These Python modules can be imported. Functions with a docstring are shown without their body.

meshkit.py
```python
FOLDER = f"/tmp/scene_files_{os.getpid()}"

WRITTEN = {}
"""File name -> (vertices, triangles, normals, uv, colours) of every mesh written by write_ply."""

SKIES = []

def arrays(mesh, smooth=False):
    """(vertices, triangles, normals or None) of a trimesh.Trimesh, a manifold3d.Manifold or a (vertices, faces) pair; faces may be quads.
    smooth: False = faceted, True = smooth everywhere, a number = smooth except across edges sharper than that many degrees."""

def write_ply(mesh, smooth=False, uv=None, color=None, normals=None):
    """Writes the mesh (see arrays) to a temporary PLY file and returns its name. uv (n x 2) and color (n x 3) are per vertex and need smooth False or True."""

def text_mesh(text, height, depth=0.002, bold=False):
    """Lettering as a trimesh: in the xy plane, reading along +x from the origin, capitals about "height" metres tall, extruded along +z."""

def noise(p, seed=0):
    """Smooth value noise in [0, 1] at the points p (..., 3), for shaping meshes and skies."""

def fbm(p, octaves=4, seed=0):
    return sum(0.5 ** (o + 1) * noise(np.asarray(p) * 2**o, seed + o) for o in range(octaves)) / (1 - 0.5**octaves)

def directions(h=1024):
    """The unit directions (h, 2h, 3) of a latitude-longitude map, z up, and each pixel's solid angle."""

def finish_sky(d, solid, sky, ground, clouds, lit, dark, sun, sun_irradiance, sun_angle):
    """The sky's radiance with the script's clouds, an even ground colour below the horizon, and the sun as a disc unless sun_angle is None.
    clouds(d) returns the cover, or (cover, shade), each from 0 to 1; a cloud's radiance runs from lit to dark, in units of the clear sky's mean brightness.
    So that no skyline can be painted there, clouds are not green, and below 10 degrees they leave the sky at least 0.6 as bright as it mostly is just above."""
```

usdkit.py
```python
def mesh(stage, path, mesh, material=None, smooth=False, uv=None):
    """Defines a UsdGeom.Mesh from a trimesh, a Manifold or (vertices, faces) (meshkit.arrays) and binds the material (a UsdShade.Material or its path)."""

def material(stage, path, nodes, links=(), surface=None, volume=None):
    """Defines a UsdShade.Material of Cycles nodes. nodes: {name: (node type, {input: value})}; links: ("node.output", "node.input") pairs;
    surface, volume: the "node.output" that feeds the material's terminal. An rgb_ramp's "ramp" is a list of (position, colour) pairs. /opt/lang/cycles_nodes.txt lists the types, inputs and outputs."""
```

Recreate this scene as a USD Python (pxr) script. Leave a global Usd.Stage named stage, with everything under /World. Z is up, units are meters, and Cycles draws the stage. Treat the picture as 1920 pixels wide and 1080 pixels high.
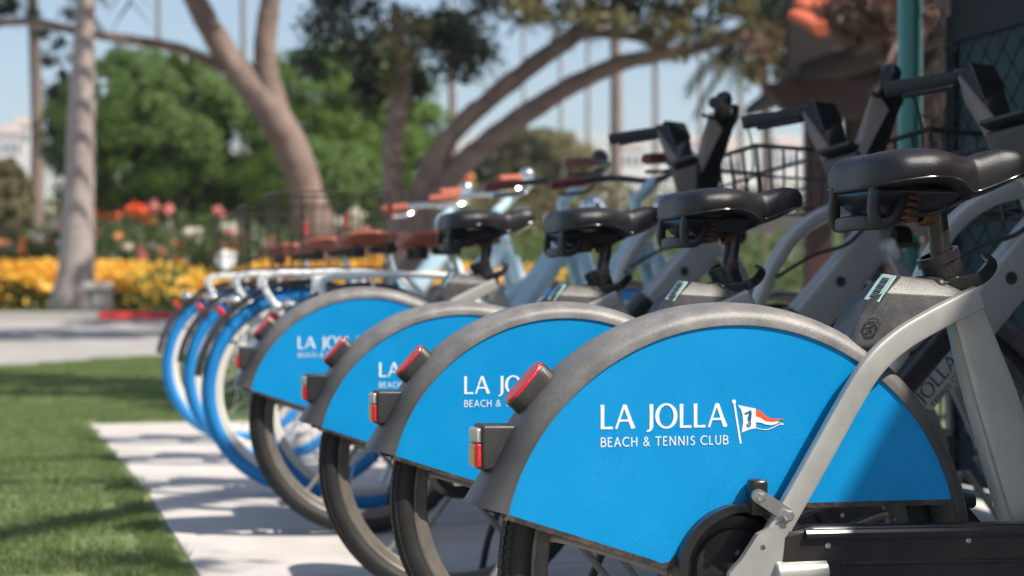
import math, random
import numpy as np, trimesh, usdkit, meshkit
import manifold3d as m3
from shapely.geometry import Polygon, LineString, Point, box as sbox
from shapely.ops import unary_union
from shapely import affinity
from pxr import Usd, UsdGeom, UsdLux, UsdShade, Gf, Sdf, Vt

stage = Usd.Stage.CreateInMemory()
UsdGeom.SetStageUpAxis(stage, 'Z'); UsdGeom.SetStageMetersPerUnit(stage, 1.0)
world = UsdGeom.Xform.Define(stage, '/World'); stage.SetDefaultPrim(world.GetPrim())

# ---------------------------------------------------------------- camera, sky, sun, exposure
F = 3500.0; YAW = math.radians(14.6); PITCH = math.atan(20 / F)
CAM = np.array([0, 0, 0.722])
FW = np.array([math.sin(YAW) * math.cos(PITCH), math.cos(YAW) * math.cos(PITCH), math.sin(PITCH)])
RT = np.array([math.cos(YAW), -math.sin(YAW), 0]); UPV = np.cross(RT, FW)
cam = UsdGeom.Camera.Define(stage, '/World/camera')
cam.CreateHorizontalApertureAttr(36.0); cam.CreateVerticalApertureAttr(36.0 * 9 / 16)
cam.CreateFocalLengthAttr(36.0 * F / 1920)
cam.CreateFStopAttr(36.0 * F / 1920 / 16.5); cam.CreateFocusDistanceAttr(2.98)
cam.CreateClippingRangeAttr(Gf.Vec2f(0.05, 5000))
m = Gf.Matrix4d(*RT, 0, *UPV, 0, *(-FW), 0, *CAM, 1)
cam.AddTransformOp().Set(m)
cam.CreateExposureAttr(0.62)

SUN = np.array([0.48, -0.42, 0.77]); SUN /= np.linalg.norm(SUN)
sky = UsdLux.DomeLight.Define(stage, '/World/sky')
sky_mat = usdkit.material(stage, '/World/Looks/sky_air', {
    's': ('sky_texture', {'sky_type': 'single_scattering', 'sun_disc': False, 'sun_elevation': math.asin(SUN[2]),
                          'sun_rotation': math.atan2(SUN[0], SUN[1]), 'air_density': 1.0, 'aerosol_density': 1.6, 'ozone_density': 1.0}),
    'b': ('background_shader', {'strength': 0.10})}, [('s.color', 'b.color')], surface='b.background')
UsdShade.MaterialBindingAPI.Apply(sky.GetPrim()).Bind(sky_mat)
sky.GetPrim().SetCustomDataByKey('kind', 'structure')
sun = UsdLux.DistantLight.Define(stage, '/World/sun')
sun.CreateNormalizeAttr(True); sun.CreateIntensityAttr(1.25); sun.CreateAngleAttr(0.55); sun.CreateColorAttr(Gf.Vec3f(1.0, 0.93, 0.83))
zl = SUN; xl = np.cross([0, 0, 1], zl); xl /= np.linalg.norm(xl); yl = np.cross(zl, xl)
sun.AddTransformOp().Set(Gf.Matrix4d(*xl, 0, *yl, 0, *zl, 0, 0, 0, 0, 1))

# ---------------------------------------------------------------- helpers
used = {}
def path_for(name, parent=None):
    base = str(parent.GetPath()) if parent is not None else '/World'
    k = (base, name); n = used.get(k, 0); used[k] = n + 1
    return f'{base}/{name}' + (f'_{n:03d}' if n else '')
def tag(o, label=None, cat=None, group=None, kind=None):
    p = o.GetPrim() if hasattr(o, 'GetPrim') else o
    for k, v in (('label', label), ('category', cat), ('group', group), ('kind', kind)):
        if v: p.SetCustomDataByKey(k, v)
    return p
def obj(name, mesh, mat, parent=None, smooth=35):
    if isinstance(mesh, list): mesh = trimesh.util.concatenate(mesh)
    return usdkit.mesh(stage, path_for(name, parent), mesh, mat, smooth=smooth).GetPrim()
def thing(name, label=None, cat=None, loc=(0, 0, 0), rotz=0, group=None):
    x = UsdGeom.Xform.Define(stage, path_for(name)); x.AddTranslateOp().Set(Gf.Vec3d(*map(float, loc))); x.AddRotateZOp().Set(float(math.degrees(rotz)))
    return tag(x, label, cat, group)
def dup(root, name, loc, rotz, label):
    was = root.GetCustomData()
    r = thing(name, label, was['category'], loc, rotz, was.get('group'))
    r.GetReferences().AddInternalReference(root.GetPath()); r.SetInstanceable(True)
    r.SetCustomDataByKey('label', label)
    return r
def tm(man):
    q = man.to_mesh(); return trimesh.Trimesh(q.vert_properties[:, :3], q.tri_verts, process=False)
def rbox(c, s, r=0.004, seg=8, rot=None):
    """rounded box"""
    h = np.array(s) / 2 - r; ball = m3.Manifold.sphere(r, seg)
    parts = [ball.translate((sx * h[0], sy * h[1], sz * h[2])) for sx in (-1, 1) for sy in (-1, 1) for sz in (-1, 1)]
    t = tm(m3.Manifold.batch_hull(parts))
    if rot is not None: t.apply_transform(trimesh.transformations.rotation_matrix(rot[0], rot[1]))
    t.apply_translation(c); return t
def bx(c, s):
    t = trimesh.creation.box(s); t.apply_translation(c); return t
def hullpts(pts, r=0.004, seg=8):
    ball = m3.Manifold.sphere(r, seg)
    return tm(m3.Manifold.batch_hull([ball.translate(tuple(map(float, p))) for p in pts]))
def smooth_path(P, n=8):
    P = np.array(P, float)
    if len(P) < 3: return P
    Q = np.vstack([2 * P[0] - P[1], P, 2 * P[-1] - P[-2]]); out = []
    for i in range(1, len(Q) - 2):
        for t in np.linspace(0, 1, n, endpoint=False):
            a, b, c, d = Q[i - 1:i + 3]
            out.append(0.5 * (2 * b + (c - a) * t + (2 * a - 5 * b + 4 * c - d) * t * t + (3 * b - a - 3 * c + d) * t ** 3))
    out.append(P[-1]); return np.array(out)
def sweep(P, prof, scale=None, ref=(0, 1, 0), closed=False):
    """prof: (k,2) outline; first coordinate across the path, second along ref"""
    P = np.array(P, float); n = len(P); prof = np.array(prof, float); k = len(prof)
    T = np.gradient(P, axis=0) if not closed else (np.roll(P, -1, 0) - np.roll(P, 1, 0))
    T /= np.linalg.norm(T, axis=1, keepdims=True)
    V = []
    b0 = np.array(ref, float)
    for i in range(n):
        b = b0 - T[i] * (b0 @ T[i])
        if np.linalg.norm(b) < 1e-3: b = np.array([1., 0.1, 0.2]); b -= T[i] * (b @ T[i])
        b /= np.linalg.norm(b); a = np.cross(b, T[i])
        s = 1 if scale is None else scale[i]
        V.append(P[i] + (prof[:, :1] * a + prof[:, 1:] * b) * s)
    V = np.vstack(V); Fc = []
    for i in range(n if closed else n - 1):
        for j in range(k):
            p, q = i * k + j, i * k + (j + 1) % k; r, s_ = ((i + 1) % n) * k + j, ((i + 1) % n) * k + (j + 1) % k
            Fc += [[p, q, s_], [p, s_, r]]
    if not closed:
        for e, flip in ((0, 1), (n - 1, 0)):
            c = len(V); V = np.vstack([V, P[e]])
            for j in range(k):
                a_, b_ = e * k + j, e * k + (j + 1) % k
                Fc.append([c, b_, a_] if flip else [c, a_, b_])
    t = trimesh.Trimesh(V, np.array(Fc), process=False)
    return t
def circ(r, k=10, ry=None):
    a = np.arange(k) / k * 2 * math.pi; return np.c_[r * np.cos(a), (ry or r) * np.sin(a)]
def rrect(w, d, r, k=3):
    out = []
    for cx, cy, a0 in ((1, 1, 0), (-1, 1, 90), (-1, -1, 180), (1, -1, 270)):
        for t in np.linspace(0, 90, k): a = math.radians(a0 + t); out.append((cx * (w / 2 - r) + r * math.cos(a), cy * (d / 2 - r) + r * math.sin(a)))
    return np.array(out)
def tube(P, r, k=10, n=6, scale=None, ref=(0, 1, 0), straight=False):
    Q = np.array(P, float) if straight or len(P) < 3 else smooth_path(P, n)
    if len(Q) == 2: Q = np.array([Q[0], (Q[0] + Q[1]) / 2, Q[1]])
    d = np.abs((Q[-1] - Q[0]) / max(np.linalg.norm(Q[-1] - Q[0]), 1e-9))
    if ref == (0, 1, 0) and d[1] > .9: ref = (0, 0, 1)
    sc = None
    if np.ndim(r): sc = np.interp(np.linspace(0, 1, len(Q)), np.linspace(0, 1, len(r)), r); r = 1
    return sweep(Q, circ(r, k), sc, ref)
def ptube(P, w, d, r=0.006, n=8, scale=None):
    """flat-sided tube in the bike's plane. P: (x,z) or (x,y,z)"""
    P = [(p[0], 0, p[1]) if len(p) == 2 else p for p in P]
    Q = smooth_path(P, n) if len(P) > 2 else np.array([P[0], (np.array(P[0]) + P[1]) / 2, P[1]])
    if scale is not None: scale = np.interp(np.linspace(0, 1, len(Q)), np.linspace(0, 1, len(scale)), scale)
    return sweep(Q, rrect(w, d, r), scale)
def wheel_ring(prof, cx, cz, seg=72, a0=0, a1=2 * math.pi, cy=0):
    """revolve outline (r,y) about the wheel axis (y)"""
    full = abs(a1 - a0 - 2 * math.pi) < 1e-6
    A = np.linspace(a0, a1, seg, endpoint=not full); prof = np.array(prof, float); k = len(prof)
    V = np.vstack([np.c_[cx + prof[:, 0] * math.cos(a), np.full(k, cy) + prof[:, 1], cz + prof[:, 0] * math.sin(a)] for a in A])
    Fc = []; n = len(A)
    for i in range(n if full else n - 1):
        for j in range(k):
            p, q = i * k + j, i * k + (j + 1) % k; r, s = ((i + 1) % n) * k + j, ((i + 1) % n) * k + (j + 1) % k
            Fc += [[p, s, q], [p, r, s]]
    if not full:
        for e, fl in ((0, 0), (n - 1, 1)):
            for j in range(1, k - 1):
                a_, b_, c_ = e * k, e * k + j, e * k + j + 1
                Fc.append([a_, c_, b_] if fl else [a_, b_, c_])
    t = trimesh.Trimesh(V, np.array(Fc), process=False)
    if t.is_watertight and t.volume < 0: t.invert()
    return t
def cyl(c, r, l, axis='y', k=20, bevel=0.002):
    prof = np.array([(0, -l / 2), (r - bevel, -l / 2), (r, -l / 2 + bevel), (r, l / 2 - bevel), (r - bevel, l / 2), (0, l / 2)])
    t = trimesh.creation.revolve(prof, sections=k)
    if axis == 'y': t.apply_transform(trimesh.transformations.rotation_matrix(math.pi / 2, (1, 0, 0)))
    if axis == 'x': t.apply_transform(trimesh.transformations.rotation_matrix(math.pi / 2, (0, 1, 0)))
    t.apply_translation(c); return t
def slab_xz(poly, y0, y1):
    """extrude a shapely polygon drawn in (x,z) between y0 and y1"""
    polys = [g for g in getattr(poly, 'geoms', [poly]) if g.area > 1e-9]
    out = []
    for g in polys:
        t = trimesh.creation.extrude_polygon(g, abs(y1 - y0), engine='earcut')
        v = t.vertices.copy(); t = trimesh.Trimesh(np.c_[v[:, 0], min(y0, y1) + v[:, 2], v[:, 1]], t.faces[:, ::-1], process=False); out.append(t)
    return trimesh.util.concatenate(out)
def fwdist(x, y): return x * math.sin(YAW) + y * math.cos(YAW)
GD = np.array([(-50, 0), (4.6, 0), (5.45, .04), (6.2, .075), (9.8, .09), (15, .27), (21, .50), (30, .62), (60, .70), (2000, .70)])
def g(x, y): return np.interp(fwdist(x, y), GD[:, 0], GD[:, 1])
def ud(u, d, z=None):
    """u metres right, d metres forward of the viewpoint -> ground position"""
    p = np.array([u * math.cos(YAW) + d * math.sin(YAW), -u * math.sin(YAW) + d * math.cos(YAW)])
    return np.array([p[0], p[1], g(*p) if z is None else z])
def at(px, py, d):
    """photograph position at distance d -> point of the place"""
    v = FW + (px - 960) / F * RT - (py - 540) / F * UPV
    return CAM + v * d / (v @ np.array([math.sin(YAW), math.cos(YAW), 0]))

# ---------------------------------------------------------------- materials
def mat(name, color, rough=0.5, metal=0.0, noise=0.0, nscale=20, bump=0, bscale=200, spec=0.5, coat=0, obj_space=True, dirt=None, dscale=6, trans=0, detail=4):
    n = {'p': ('principled_bsdf', {'roughness': rough, 'metallic': metal, 'specular_ior_level': spec, 'base_color': color, 'coat_weight': coat, 'coat_roughness': 0.15})}
    l = []
    n['tc'] = ('texture_coordinate', {})
    src = 'tc.object' if obj_space else 'geo.position'
    if not obj_space: n['geo'] = ('geometry', {})
    last = None
    if noise:
        n['n'] = ('noise_texture', {'scale': nscale, 'detail': detail, 'roughness': 0.6})
        n['r'] = ('rgb_ramp', {'ramp': [(0.25, tuple(np.array(color) * (1 - noise))), (0.75, tuple(np.minimum(np.array(color) * (1 + noise), 1)))]})
        l += [(src, 'n.vector'), ('n.fac', 'r.fac')]; last = 'r.color'
    if dirt:
        n['d'] = ('noise_texture', {'scale': dscale, 'detail': 6, 'roughness': 0.65})
        n['dr'] = ('map_range', {'from_min': 0.42, 'from_max': 0.7, 'to_min': 0, 'to_max': dirt[1], 'clamp': True})
        n['dm'] = ('mix_color', {'a': color, 'b': dirt[0]})
        l += [(src, 'd.vector'), ('d.fac', 'dr.value'), ('dr.result', 'dm.fac')]
        if last: l.append((last, 'dm.a'))
        last = 'dm.result'
    if last: l.append((last, 'p.base_color'))
    if bump:
        n['bn'] = ('noise_texture', {'scale': bscale, 'detail': 3}); n['bu'] = ('bump', {'strength': bump, 'distance': 0.002})
        l += [(src, 'bn.vector'), ('bn.fac', 'bu.height'), ('bu.normal', 'p.normal')]
    return usdkit.material(stage, '/World/Looks/' + name, n, l, surface='p.BSDF')
def leafmat(name, cols, trans=0.3, rough=0.5, tscale=1.0):
    ramp = [(i / max(1, len(cols) - 1), c) for i, c in enumerate(cols)]
    n = {'g': ('geometry', {}), 'r': ('rgb_ramp', {'ramp': ramp}), 'p': ('principled_bsdf', {'roughness': rough, 'specular_ior_level': 0.35}),
         't': ('translucent_bsdf', {}), 'h': ('hsv', {'value': 1.3, 'saturation': 1.1, 'hue': 0.475}), 'm': ('mix_closure', {'fac': trans})}
    l = [('g.random_per_island', 'r.fac'), ('r.color', 'p.base_color'), ('r.color', 'h.color'), ('h.color', 't.color'), ('p.BSDF', 'm.closure1'), ('t.BSDF', 'm.closure2')]
    return usdkit.material(stage, '/World/Looks/' + name, n, l, surface='m.closure')
M = {}
M['blue'] = usdkit.material(stage, '/World/Looks/blue_panel_vinyl', {
    'tc': ('texture_coordinate', {}), 'n': ('noise_texture', {'scale': 7, 'detail': 5, 'roughness': .6}), 'f': ('noise_texture', {'scale': 420, 'detail': 1}), 'g': ('noise_texture', {'scale': 11, 'detail': 3}),
    'nr': ('rgb_ramp', {'ramp': [(.3, (.0, .232, .535)), (.7, (.0, .262, .59))]}), 'fr': ('map_range', {'from_min': .66, 'from_max': .72, 'to_min': 0, 'to_max': .34, 'clamp': True}),
    'gr': ('map_range', {'from_min': .4, 'from_max': .65, 'to_min': .2, 'to_max': 1, 'clamp': True}), 'm': ('math', {'math_type': 'multiply'}), 'c': ('mix_color', {'b': (.30, .42, .52)}),
    'rr': ('map_range', {'from_min': .3, 'from_max': .7, 'to_min': .28, 'to_max': .46}), 'p': ('principled_bsdf', {'specular_ior_level': .3})},
    [('tc.object', 'n.vector'), ('tc.object', 'f.vector'), ('tc.object', 'g.vector'), ('n.fac', 'nr.fac'), ('f.fac', 'fr.value'), ('g.fac', 'gr.value'), ('fr.result', 'm.value1'), ('gr.result', 'm.value2'),
     ('m.value', 'c.fac'), ('nr.color', 'c.a'), ('c.result', 'p.base_color'), ('n.fac', 'rr.value'), ('rr.result', 'p.roughness')], surface='p.BSDF')
M['white'] = mat('white_print', (.78, .8, .8), .5)
M['redprint'] = mat('coral_red_print', (.75, .10, .035), .5)
M['blueprint'] = mat('navy_print', (.004, .10, .28), .5)
M['greyprint'] = mat('slate_print', (.05, .06, .08), .5)
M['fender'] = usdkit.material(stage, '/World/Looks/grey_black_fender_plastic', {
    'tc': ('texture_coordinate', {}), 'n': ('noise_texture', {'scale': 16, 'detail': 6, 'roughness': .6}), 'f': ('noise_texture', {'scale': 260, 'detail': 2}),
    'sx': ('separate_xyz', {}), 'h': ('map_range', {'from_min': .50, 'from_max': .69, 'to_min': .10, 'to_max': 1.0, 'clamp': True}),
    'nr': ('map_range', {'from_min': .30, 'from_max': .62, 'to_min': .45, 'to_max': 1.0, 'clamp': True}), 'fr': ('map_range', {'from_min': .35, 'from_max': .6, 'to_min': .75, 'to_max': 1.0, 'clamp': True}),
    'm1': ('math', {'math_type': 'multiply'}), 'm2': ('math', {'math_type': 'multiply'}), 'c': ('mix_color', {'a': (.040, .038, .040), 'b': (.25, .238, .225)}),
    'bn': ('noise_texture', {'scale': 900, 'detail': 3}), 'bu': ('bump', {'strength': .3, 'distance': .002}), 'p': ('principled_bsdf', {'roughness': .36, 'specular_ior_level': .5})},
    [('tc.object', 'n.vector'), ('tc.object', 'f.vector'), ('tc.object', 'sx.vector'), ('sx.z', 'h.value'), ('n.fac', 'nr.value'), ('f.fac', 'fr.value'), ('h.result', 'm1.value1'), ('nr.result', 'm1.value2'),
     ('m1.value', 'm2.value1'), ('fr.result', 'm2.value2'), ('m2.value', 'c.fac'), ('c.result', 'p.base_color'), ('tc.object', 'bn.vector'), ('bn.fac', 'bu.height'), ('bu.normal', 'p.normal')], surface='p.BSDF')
M['trim'] = mat('black_panel_trim', (.02, .019, .019), .5, noise=.4, nscale=150, dirt=((.16, .11, .08), .5), dscale=60)
M['black'] = mat('black_plastic', (.022, .021, .022), .45, noise=.2, nscale=30, bump=.2, bscale=700, dirt=((.09, .08, .075), .3), dscale=14)
M['gloss'] = mat('glossy_black_plastic', (.016, .014, .016), .22, noise=.2, nscale=12, dirt=((.07, .06, .055), .35), dscale=10)
M['vinyl'] = mat('black_saddle_vinyl', (.010, .009, .011), .40, noise=.2, nscale=40, bump=.35, bscale=650, dirt=((.035, .03, .03), .3), dscale=18)
M['box'] = mat('speckled_charcoal_plastic', (.05, .048, .047), .38, noise=.5, nscale=420, bump=.3, bscale=600, dirt=((.2, .19, .17), .35), dscale=22, detail=2)
M['silver'] = mat('silver_grey_frame_paint', (.44, .43, .40), .34, .35, noise=.05, nscale=60, coat=.25, dirt=((.26, .24, .21), .35), dscale=14)
M['steel'] = mat('bright_steel', (.62, .60, .57), .25, .9, noise=.1, nscale=40, dirt=((.25, .2, .15), .3), dscale=40)
M['rim'] = mat('taupe_cast_rim', (.13, .115, .10), .42, .3, noise=.1, nscale=30, dirt=((.3, .27, .23), .4), dscale=12)
M['spoke'] = mat('pale_cast_spoke', (.30, .265, .235), .38, .3, noise=.08, nscale=30)
M['tyre'] = mat('black_rubber', (.009, .0088, .0085), .62, noise=.2, nscale=40, bump=.3, bscale=400, dirt=((.04, .036, .032), .3), dscale=22)
M['red'] = mat('red_lens', (.62, .012, .02), .12, noise=.25, nscale=260, bump=.8, bscale=420, coat=.6)
M['amber'] = mat('amber_lens', (.75, .30, .10), .15, noise=.2, nscale=300, bump=.5, bscale=420, coat=.6)
M['clear'] = mat('clear_grey_lens', (.45, .44, .38), .15, noise=.4, nscale=250, bump=.5, bscale=400, coat=.6)
M['label'] = mat('pale_teal_sticker', (.45, .62, .58), .5, noise=.08, nscale=50)
M['grip'] = mat('black_rubber_grip', (.03, .027, .027), .6, noise=.2, nscale=60, bump=.5, bscale=500)
M['taupe'] = mat('taupe_plastic', (.17, .13, .115), .45, noise=.08, nscale=30)
M['rust'] = mat('rusty_coil_spring', (.10, .04, .022), .55, .4, noise=.4, nscale=120)
M['copper'] = mat('copper_clamp', (.5, .2, .07), .35, .7, noise=.2, nscale=60)
M['concrete'] = mat('pale_concrete', (.50, .465, .435), .85, noise=.12, nscale=5, bump=.45, bscale=90, obj_space=False, dirt=((.32, .29, .265), .5), dscale=1.7, detail=10)  # concrete's own pale colour, mottled at random with darker stains
M['asphalt'] = mat('worn_grey_street', (.30, .28, .265), .9, noise=.16, nscale=2.0, bump=.3, bscale=40, obj_space=False, detail=8)
M['kerbred'] = mat('red_kerb_paint', (.62, .035, .03), .6, noise=.12, nscale=5, obj_space=False)
M['kerb'] = mat('kerb_concrete', (.36, .34, .31), .85, noise=.12, nscale=5, obj_space=False)
M['soil'] = mat('dry_soil', (.10, .075, .05), .95, noise=.35, nscale=4, obj_space=False)
M['turf'] = mat('turf_soil', (.12, .15, .055), .95, noise=.3, nscale=6, obj_space=False, detail=8)
M['bark'] = mat('pinkish_grey_bark', (.155, .105, .088), .85, noise=.3, nscale=5, bump=.9, bscale=18, dirt=((.30, .225, .18), .6), dscale=2.0)
M['palmbark'] = mat('grey_palm_trunk', (.27, .22, .205), .9, noise=.16, nscale=4, bump=.5, bscale=14, dirt=((.38, .34, .31), .5), dscale=1.4)
M['farbark'] = mat('brown_far_trunk', (.20, .15, .125), .9, noise=.2, nscale=2)
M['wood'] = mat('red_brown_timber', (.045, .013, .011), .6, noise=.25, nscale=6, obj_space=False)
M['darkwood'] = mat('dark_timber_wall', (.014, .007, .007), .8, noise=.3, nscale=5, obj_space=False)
M['tile'] = mat('terracotta_tile', (.48, .10, .045), .75, noise=.25, nscale=9, obj_space=False)
M['green'] = mat('teal_green_pole_paint', (.012, .16, .125), .3, noise=.08, nscale=12, coat=.3)
M['mesh'] = mat('dark_green_windscreen', (.035, .062, .066), .9, noise=.18, nscale=30, obj_space=False)
M['band'] = mat('black_windscreen_hem', (.008, .008, .009), .85, noise=.2, nscale=30, obj_space=False)
M['wire'] = mat('green_coated_wire', (.006, .010, .011), .5)
M['bluetyre'] = mat('blue_rubber', (.005, .20, .52), .5, noise=.08, nscale=8, dirt=((.05, .24, .45), .3), dscale=10)
M['cream'] = mat('cream_rim', (.66, .62, .55), .35, noise=.06, nscale=12)
M['ltblue'] = mat('light_blue_frame_paint', (.44, .60, .66), .28, .05, coat=.4, noise=.05, nscale=12)
M['whitetube'] = mat('white_rack_tube', (.76, .76, .73), .32, coat=.3, noise=.04, nscale=20)
M['chrome'] = mat('chrome', (.8, .79, .77), .12, 1.0)
M['leather'] = mat('orange_brown_leather', (.34, .085, .045), .5, noise=.2, nscale=18)
M['maroon'] = mat('maroon_leather', (.14, .02, .016), .45, noise=.2, nscale=20)
M['basketwire'] = mat('dark_basket_wire', (.035, .025, .02), .4, .5)
M['petal_y'] = leafmat('yellow_petals', [(.80, .54, .09), (.82, .62, .14), (.74, .46, .08), (.84, .64, .20)], .3)
M['leaf_ficus'] = leafmat('ficus_leaves', [(.10, .17, .035), (.20, .30, .055), (.32, .43, .09), (.13, .22, .045), (.46, .54, .16)], .45)
M['leaf_lime'] = leafmat('lime_leaves', [(.12, .20, .03), (.25, .34, .045), (.38, .44, .06), (.15, .26, .045)], .45)
M['leaf_dark'] = leafmat('dark_olive_leaves', [(.018, .028, .018), (.03, .045, .022), (.05, .06, .028), (.13, .12, .06), (.022, .035, .02)], .18, .35)
M['leaf_olive'] = leafmat('olive_leaves', [(.16, .15, .065), (.25, .22, .09), (.33, .28, .12), (.20, .20, .08)], .38)
M['leaf_brown'] = leafmat('dry_brown_leaves', [(.16, .10, .075), (.26, .17, .125), (.33, .22, .16), (.11, .07, .05)], .3)
M['leaf_rose'] = leafmat('rose_leaves', [(.10, .16, .05), (.22, .23, .07), (.32, .26, .09), (.38, .30, .08), (.15, .21, .07)], .45)
M['grass'] = leafmat('grass_blades', [(.14, .20, .07), (.20, .27, .09), (.26, .31, .12), (.35, .37, .20), (.17, .24, .08)], .35, .45)
M['frond'] = leafmat('palm_fronds', [(.07, .085, .035), (.11, .12, .05), (.16, .13, .07)], .3)
M['pet_w'] = leafmat('white_rose_petals', [(.75, .72, .62), (.8, .76, .68)], .3)
M['pet_p'] = leafmat('pink_rose_petals', [(.75, .32, .28), (.8, .45, .38)], .3)
M['pet_o'] = leafmat('orange_rose_petals', [(.8, .17, .05), (.85, .26, .10)], .3)
M['pet_a'] = leafmat('apricot_rose_petals', [(.8, .42, .18), (.8, .5, .28)], .3)
M['hill'] = mat('pale_dry_hillside', (.30, .31, .27), .95, noise=.3, nscale=.02, obj_space=False)
M['house'] = mat('white_far_house_wall', (.50, .48, .46), .8, noise=.05, nscale=1)
M['roofg'] = mat('grey_far_roof', (.34, .27, .24), .8, noise=.1, nscale=1)
M['glass'] = mat('dark_window_glass', (.05, .07, .09), .1)
M['plum'] = mat('plum_pole_paint', (.06, .035, .04), .5)

# ---------------------------------------------------------------- ground
def sheet(us, ds, dz=0.0):
    U, D = np.meshgrid(us, ds, indexing='ij'); P = np.array([ud(u, d) for u, d in zip(U.ravel(), D.ravel())]); P[:, 2] += dz
    n, k = len(us), len(ds); I = np.arange(n * k).reshape(n, k)
    f = np.vstack([np.c_[I[:-1, :-1].ravel(), I[1:, :-1].ravel(), I[1:, 1:].ravel()], np.c_[I[:-1, :-1].ravel(), I[1:, 1:].ravel(), I[:-1, 1:].ravel()]])
    return trimesh.Trimesh(P, f, process=False)
dl = np.r_[-30, 0, 4.6, 5.45, 6.2, 8, 9.8, 12, 15, 18, 21, 25, 30, 45, 60, 120, 300, 700]
tag(obj('ground', sheet(np.r_[-700, -300, -60, -20, -6, 0, 6, 20, 60, 300, 700], dl, -.03), M['soil'], smooth=False), kind='structure')
# lawn polygon in (u,d): reaches the street's curved near edge
near_edge = [(-30, 2), (-9, 9.2), (-5.5, 12.1), (-4.3, 13.1), (-3.6, 14.0), (-3.1, 14.9), (-2.4, 15.25), (-1, 15.4), (14, 15.6)]
def edge_d(u): return np.interp(u, [e[0] for e in near_edge], [e[1] for e in near_edge])
us = np.unique(np.r_[np.linspace(-30, -9, 6), np.linspace(-9, -1, 60), np.linspace(-1, 14, 12)])
fr = np.linspace(0, 1, 44)
def strip(us, d0, d1, dz, n=44):
    P = []; fr = np.linspace(0, 1, n)
    for u in us:
        a, b = d0(u), d1(u)
        for t in fr: P.append(ud(u, a + (b - a) * t) + [0, 0, dz])
    P = np.array(P); k = n; I = np.arange(len(P)).reshape(len(us), k)
    f = np.vstack([np.c_[I[:-1, :-1].ravel(), I[1:, :-1].ravel(), I[1:, 1:].ravel()], np.c_[I[:-1, :-1].ravel(), I[1:, 1:].ravel(), I[:-1, 1:].ravel()]])
    return trimesh.Trimesh(P, f, process=False)
tag(obj('lawn', strip(us, lambda u: -4.0, edge_d, -.005, 200), M['turf'], smooth=False), kind='structure')
tag(obj('street', strip(us, edge_d, lambda u: 21.0, -.008, 20), M['asphalt'], smooth=False), kind='structure')
us2 = np.linspace(-30, 30, 40)
tag(obj('grass_verge', strip(us2, lambda u: 21.16, lambda u: 22.9, .03, 6), M['turf'], smooth=False), kind='structure')
tag(obj('planting_bed', strip(us2, lambda u: 22.9, lambda u: 40.0, .06, 14), M['soil'], smooth=False), kind='structure')
# kerb along the street's far side: red from the palm to the right
def kerb(u0, u1, d, mt, name, label):
    P = [ud(u, d) for u in np.linspace(u0, u1, 12)]
    P = [p + [0, 0, .0] for p in P]
    return tag(obj(name, sweep(P, rrect(.15, .14, .02), ref=(0, 0, 1)), mt), label, 'kerb')
kerb(-30, -4.66, 21.07, M['kerb'], 'kerb', 'plain grey concrete kerb left of the palm across the street')
kerb(-4.64, 12, 21.07, M['kerbred'], 'kerb', 'red painted kerb right of the palm across the street')

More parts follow.
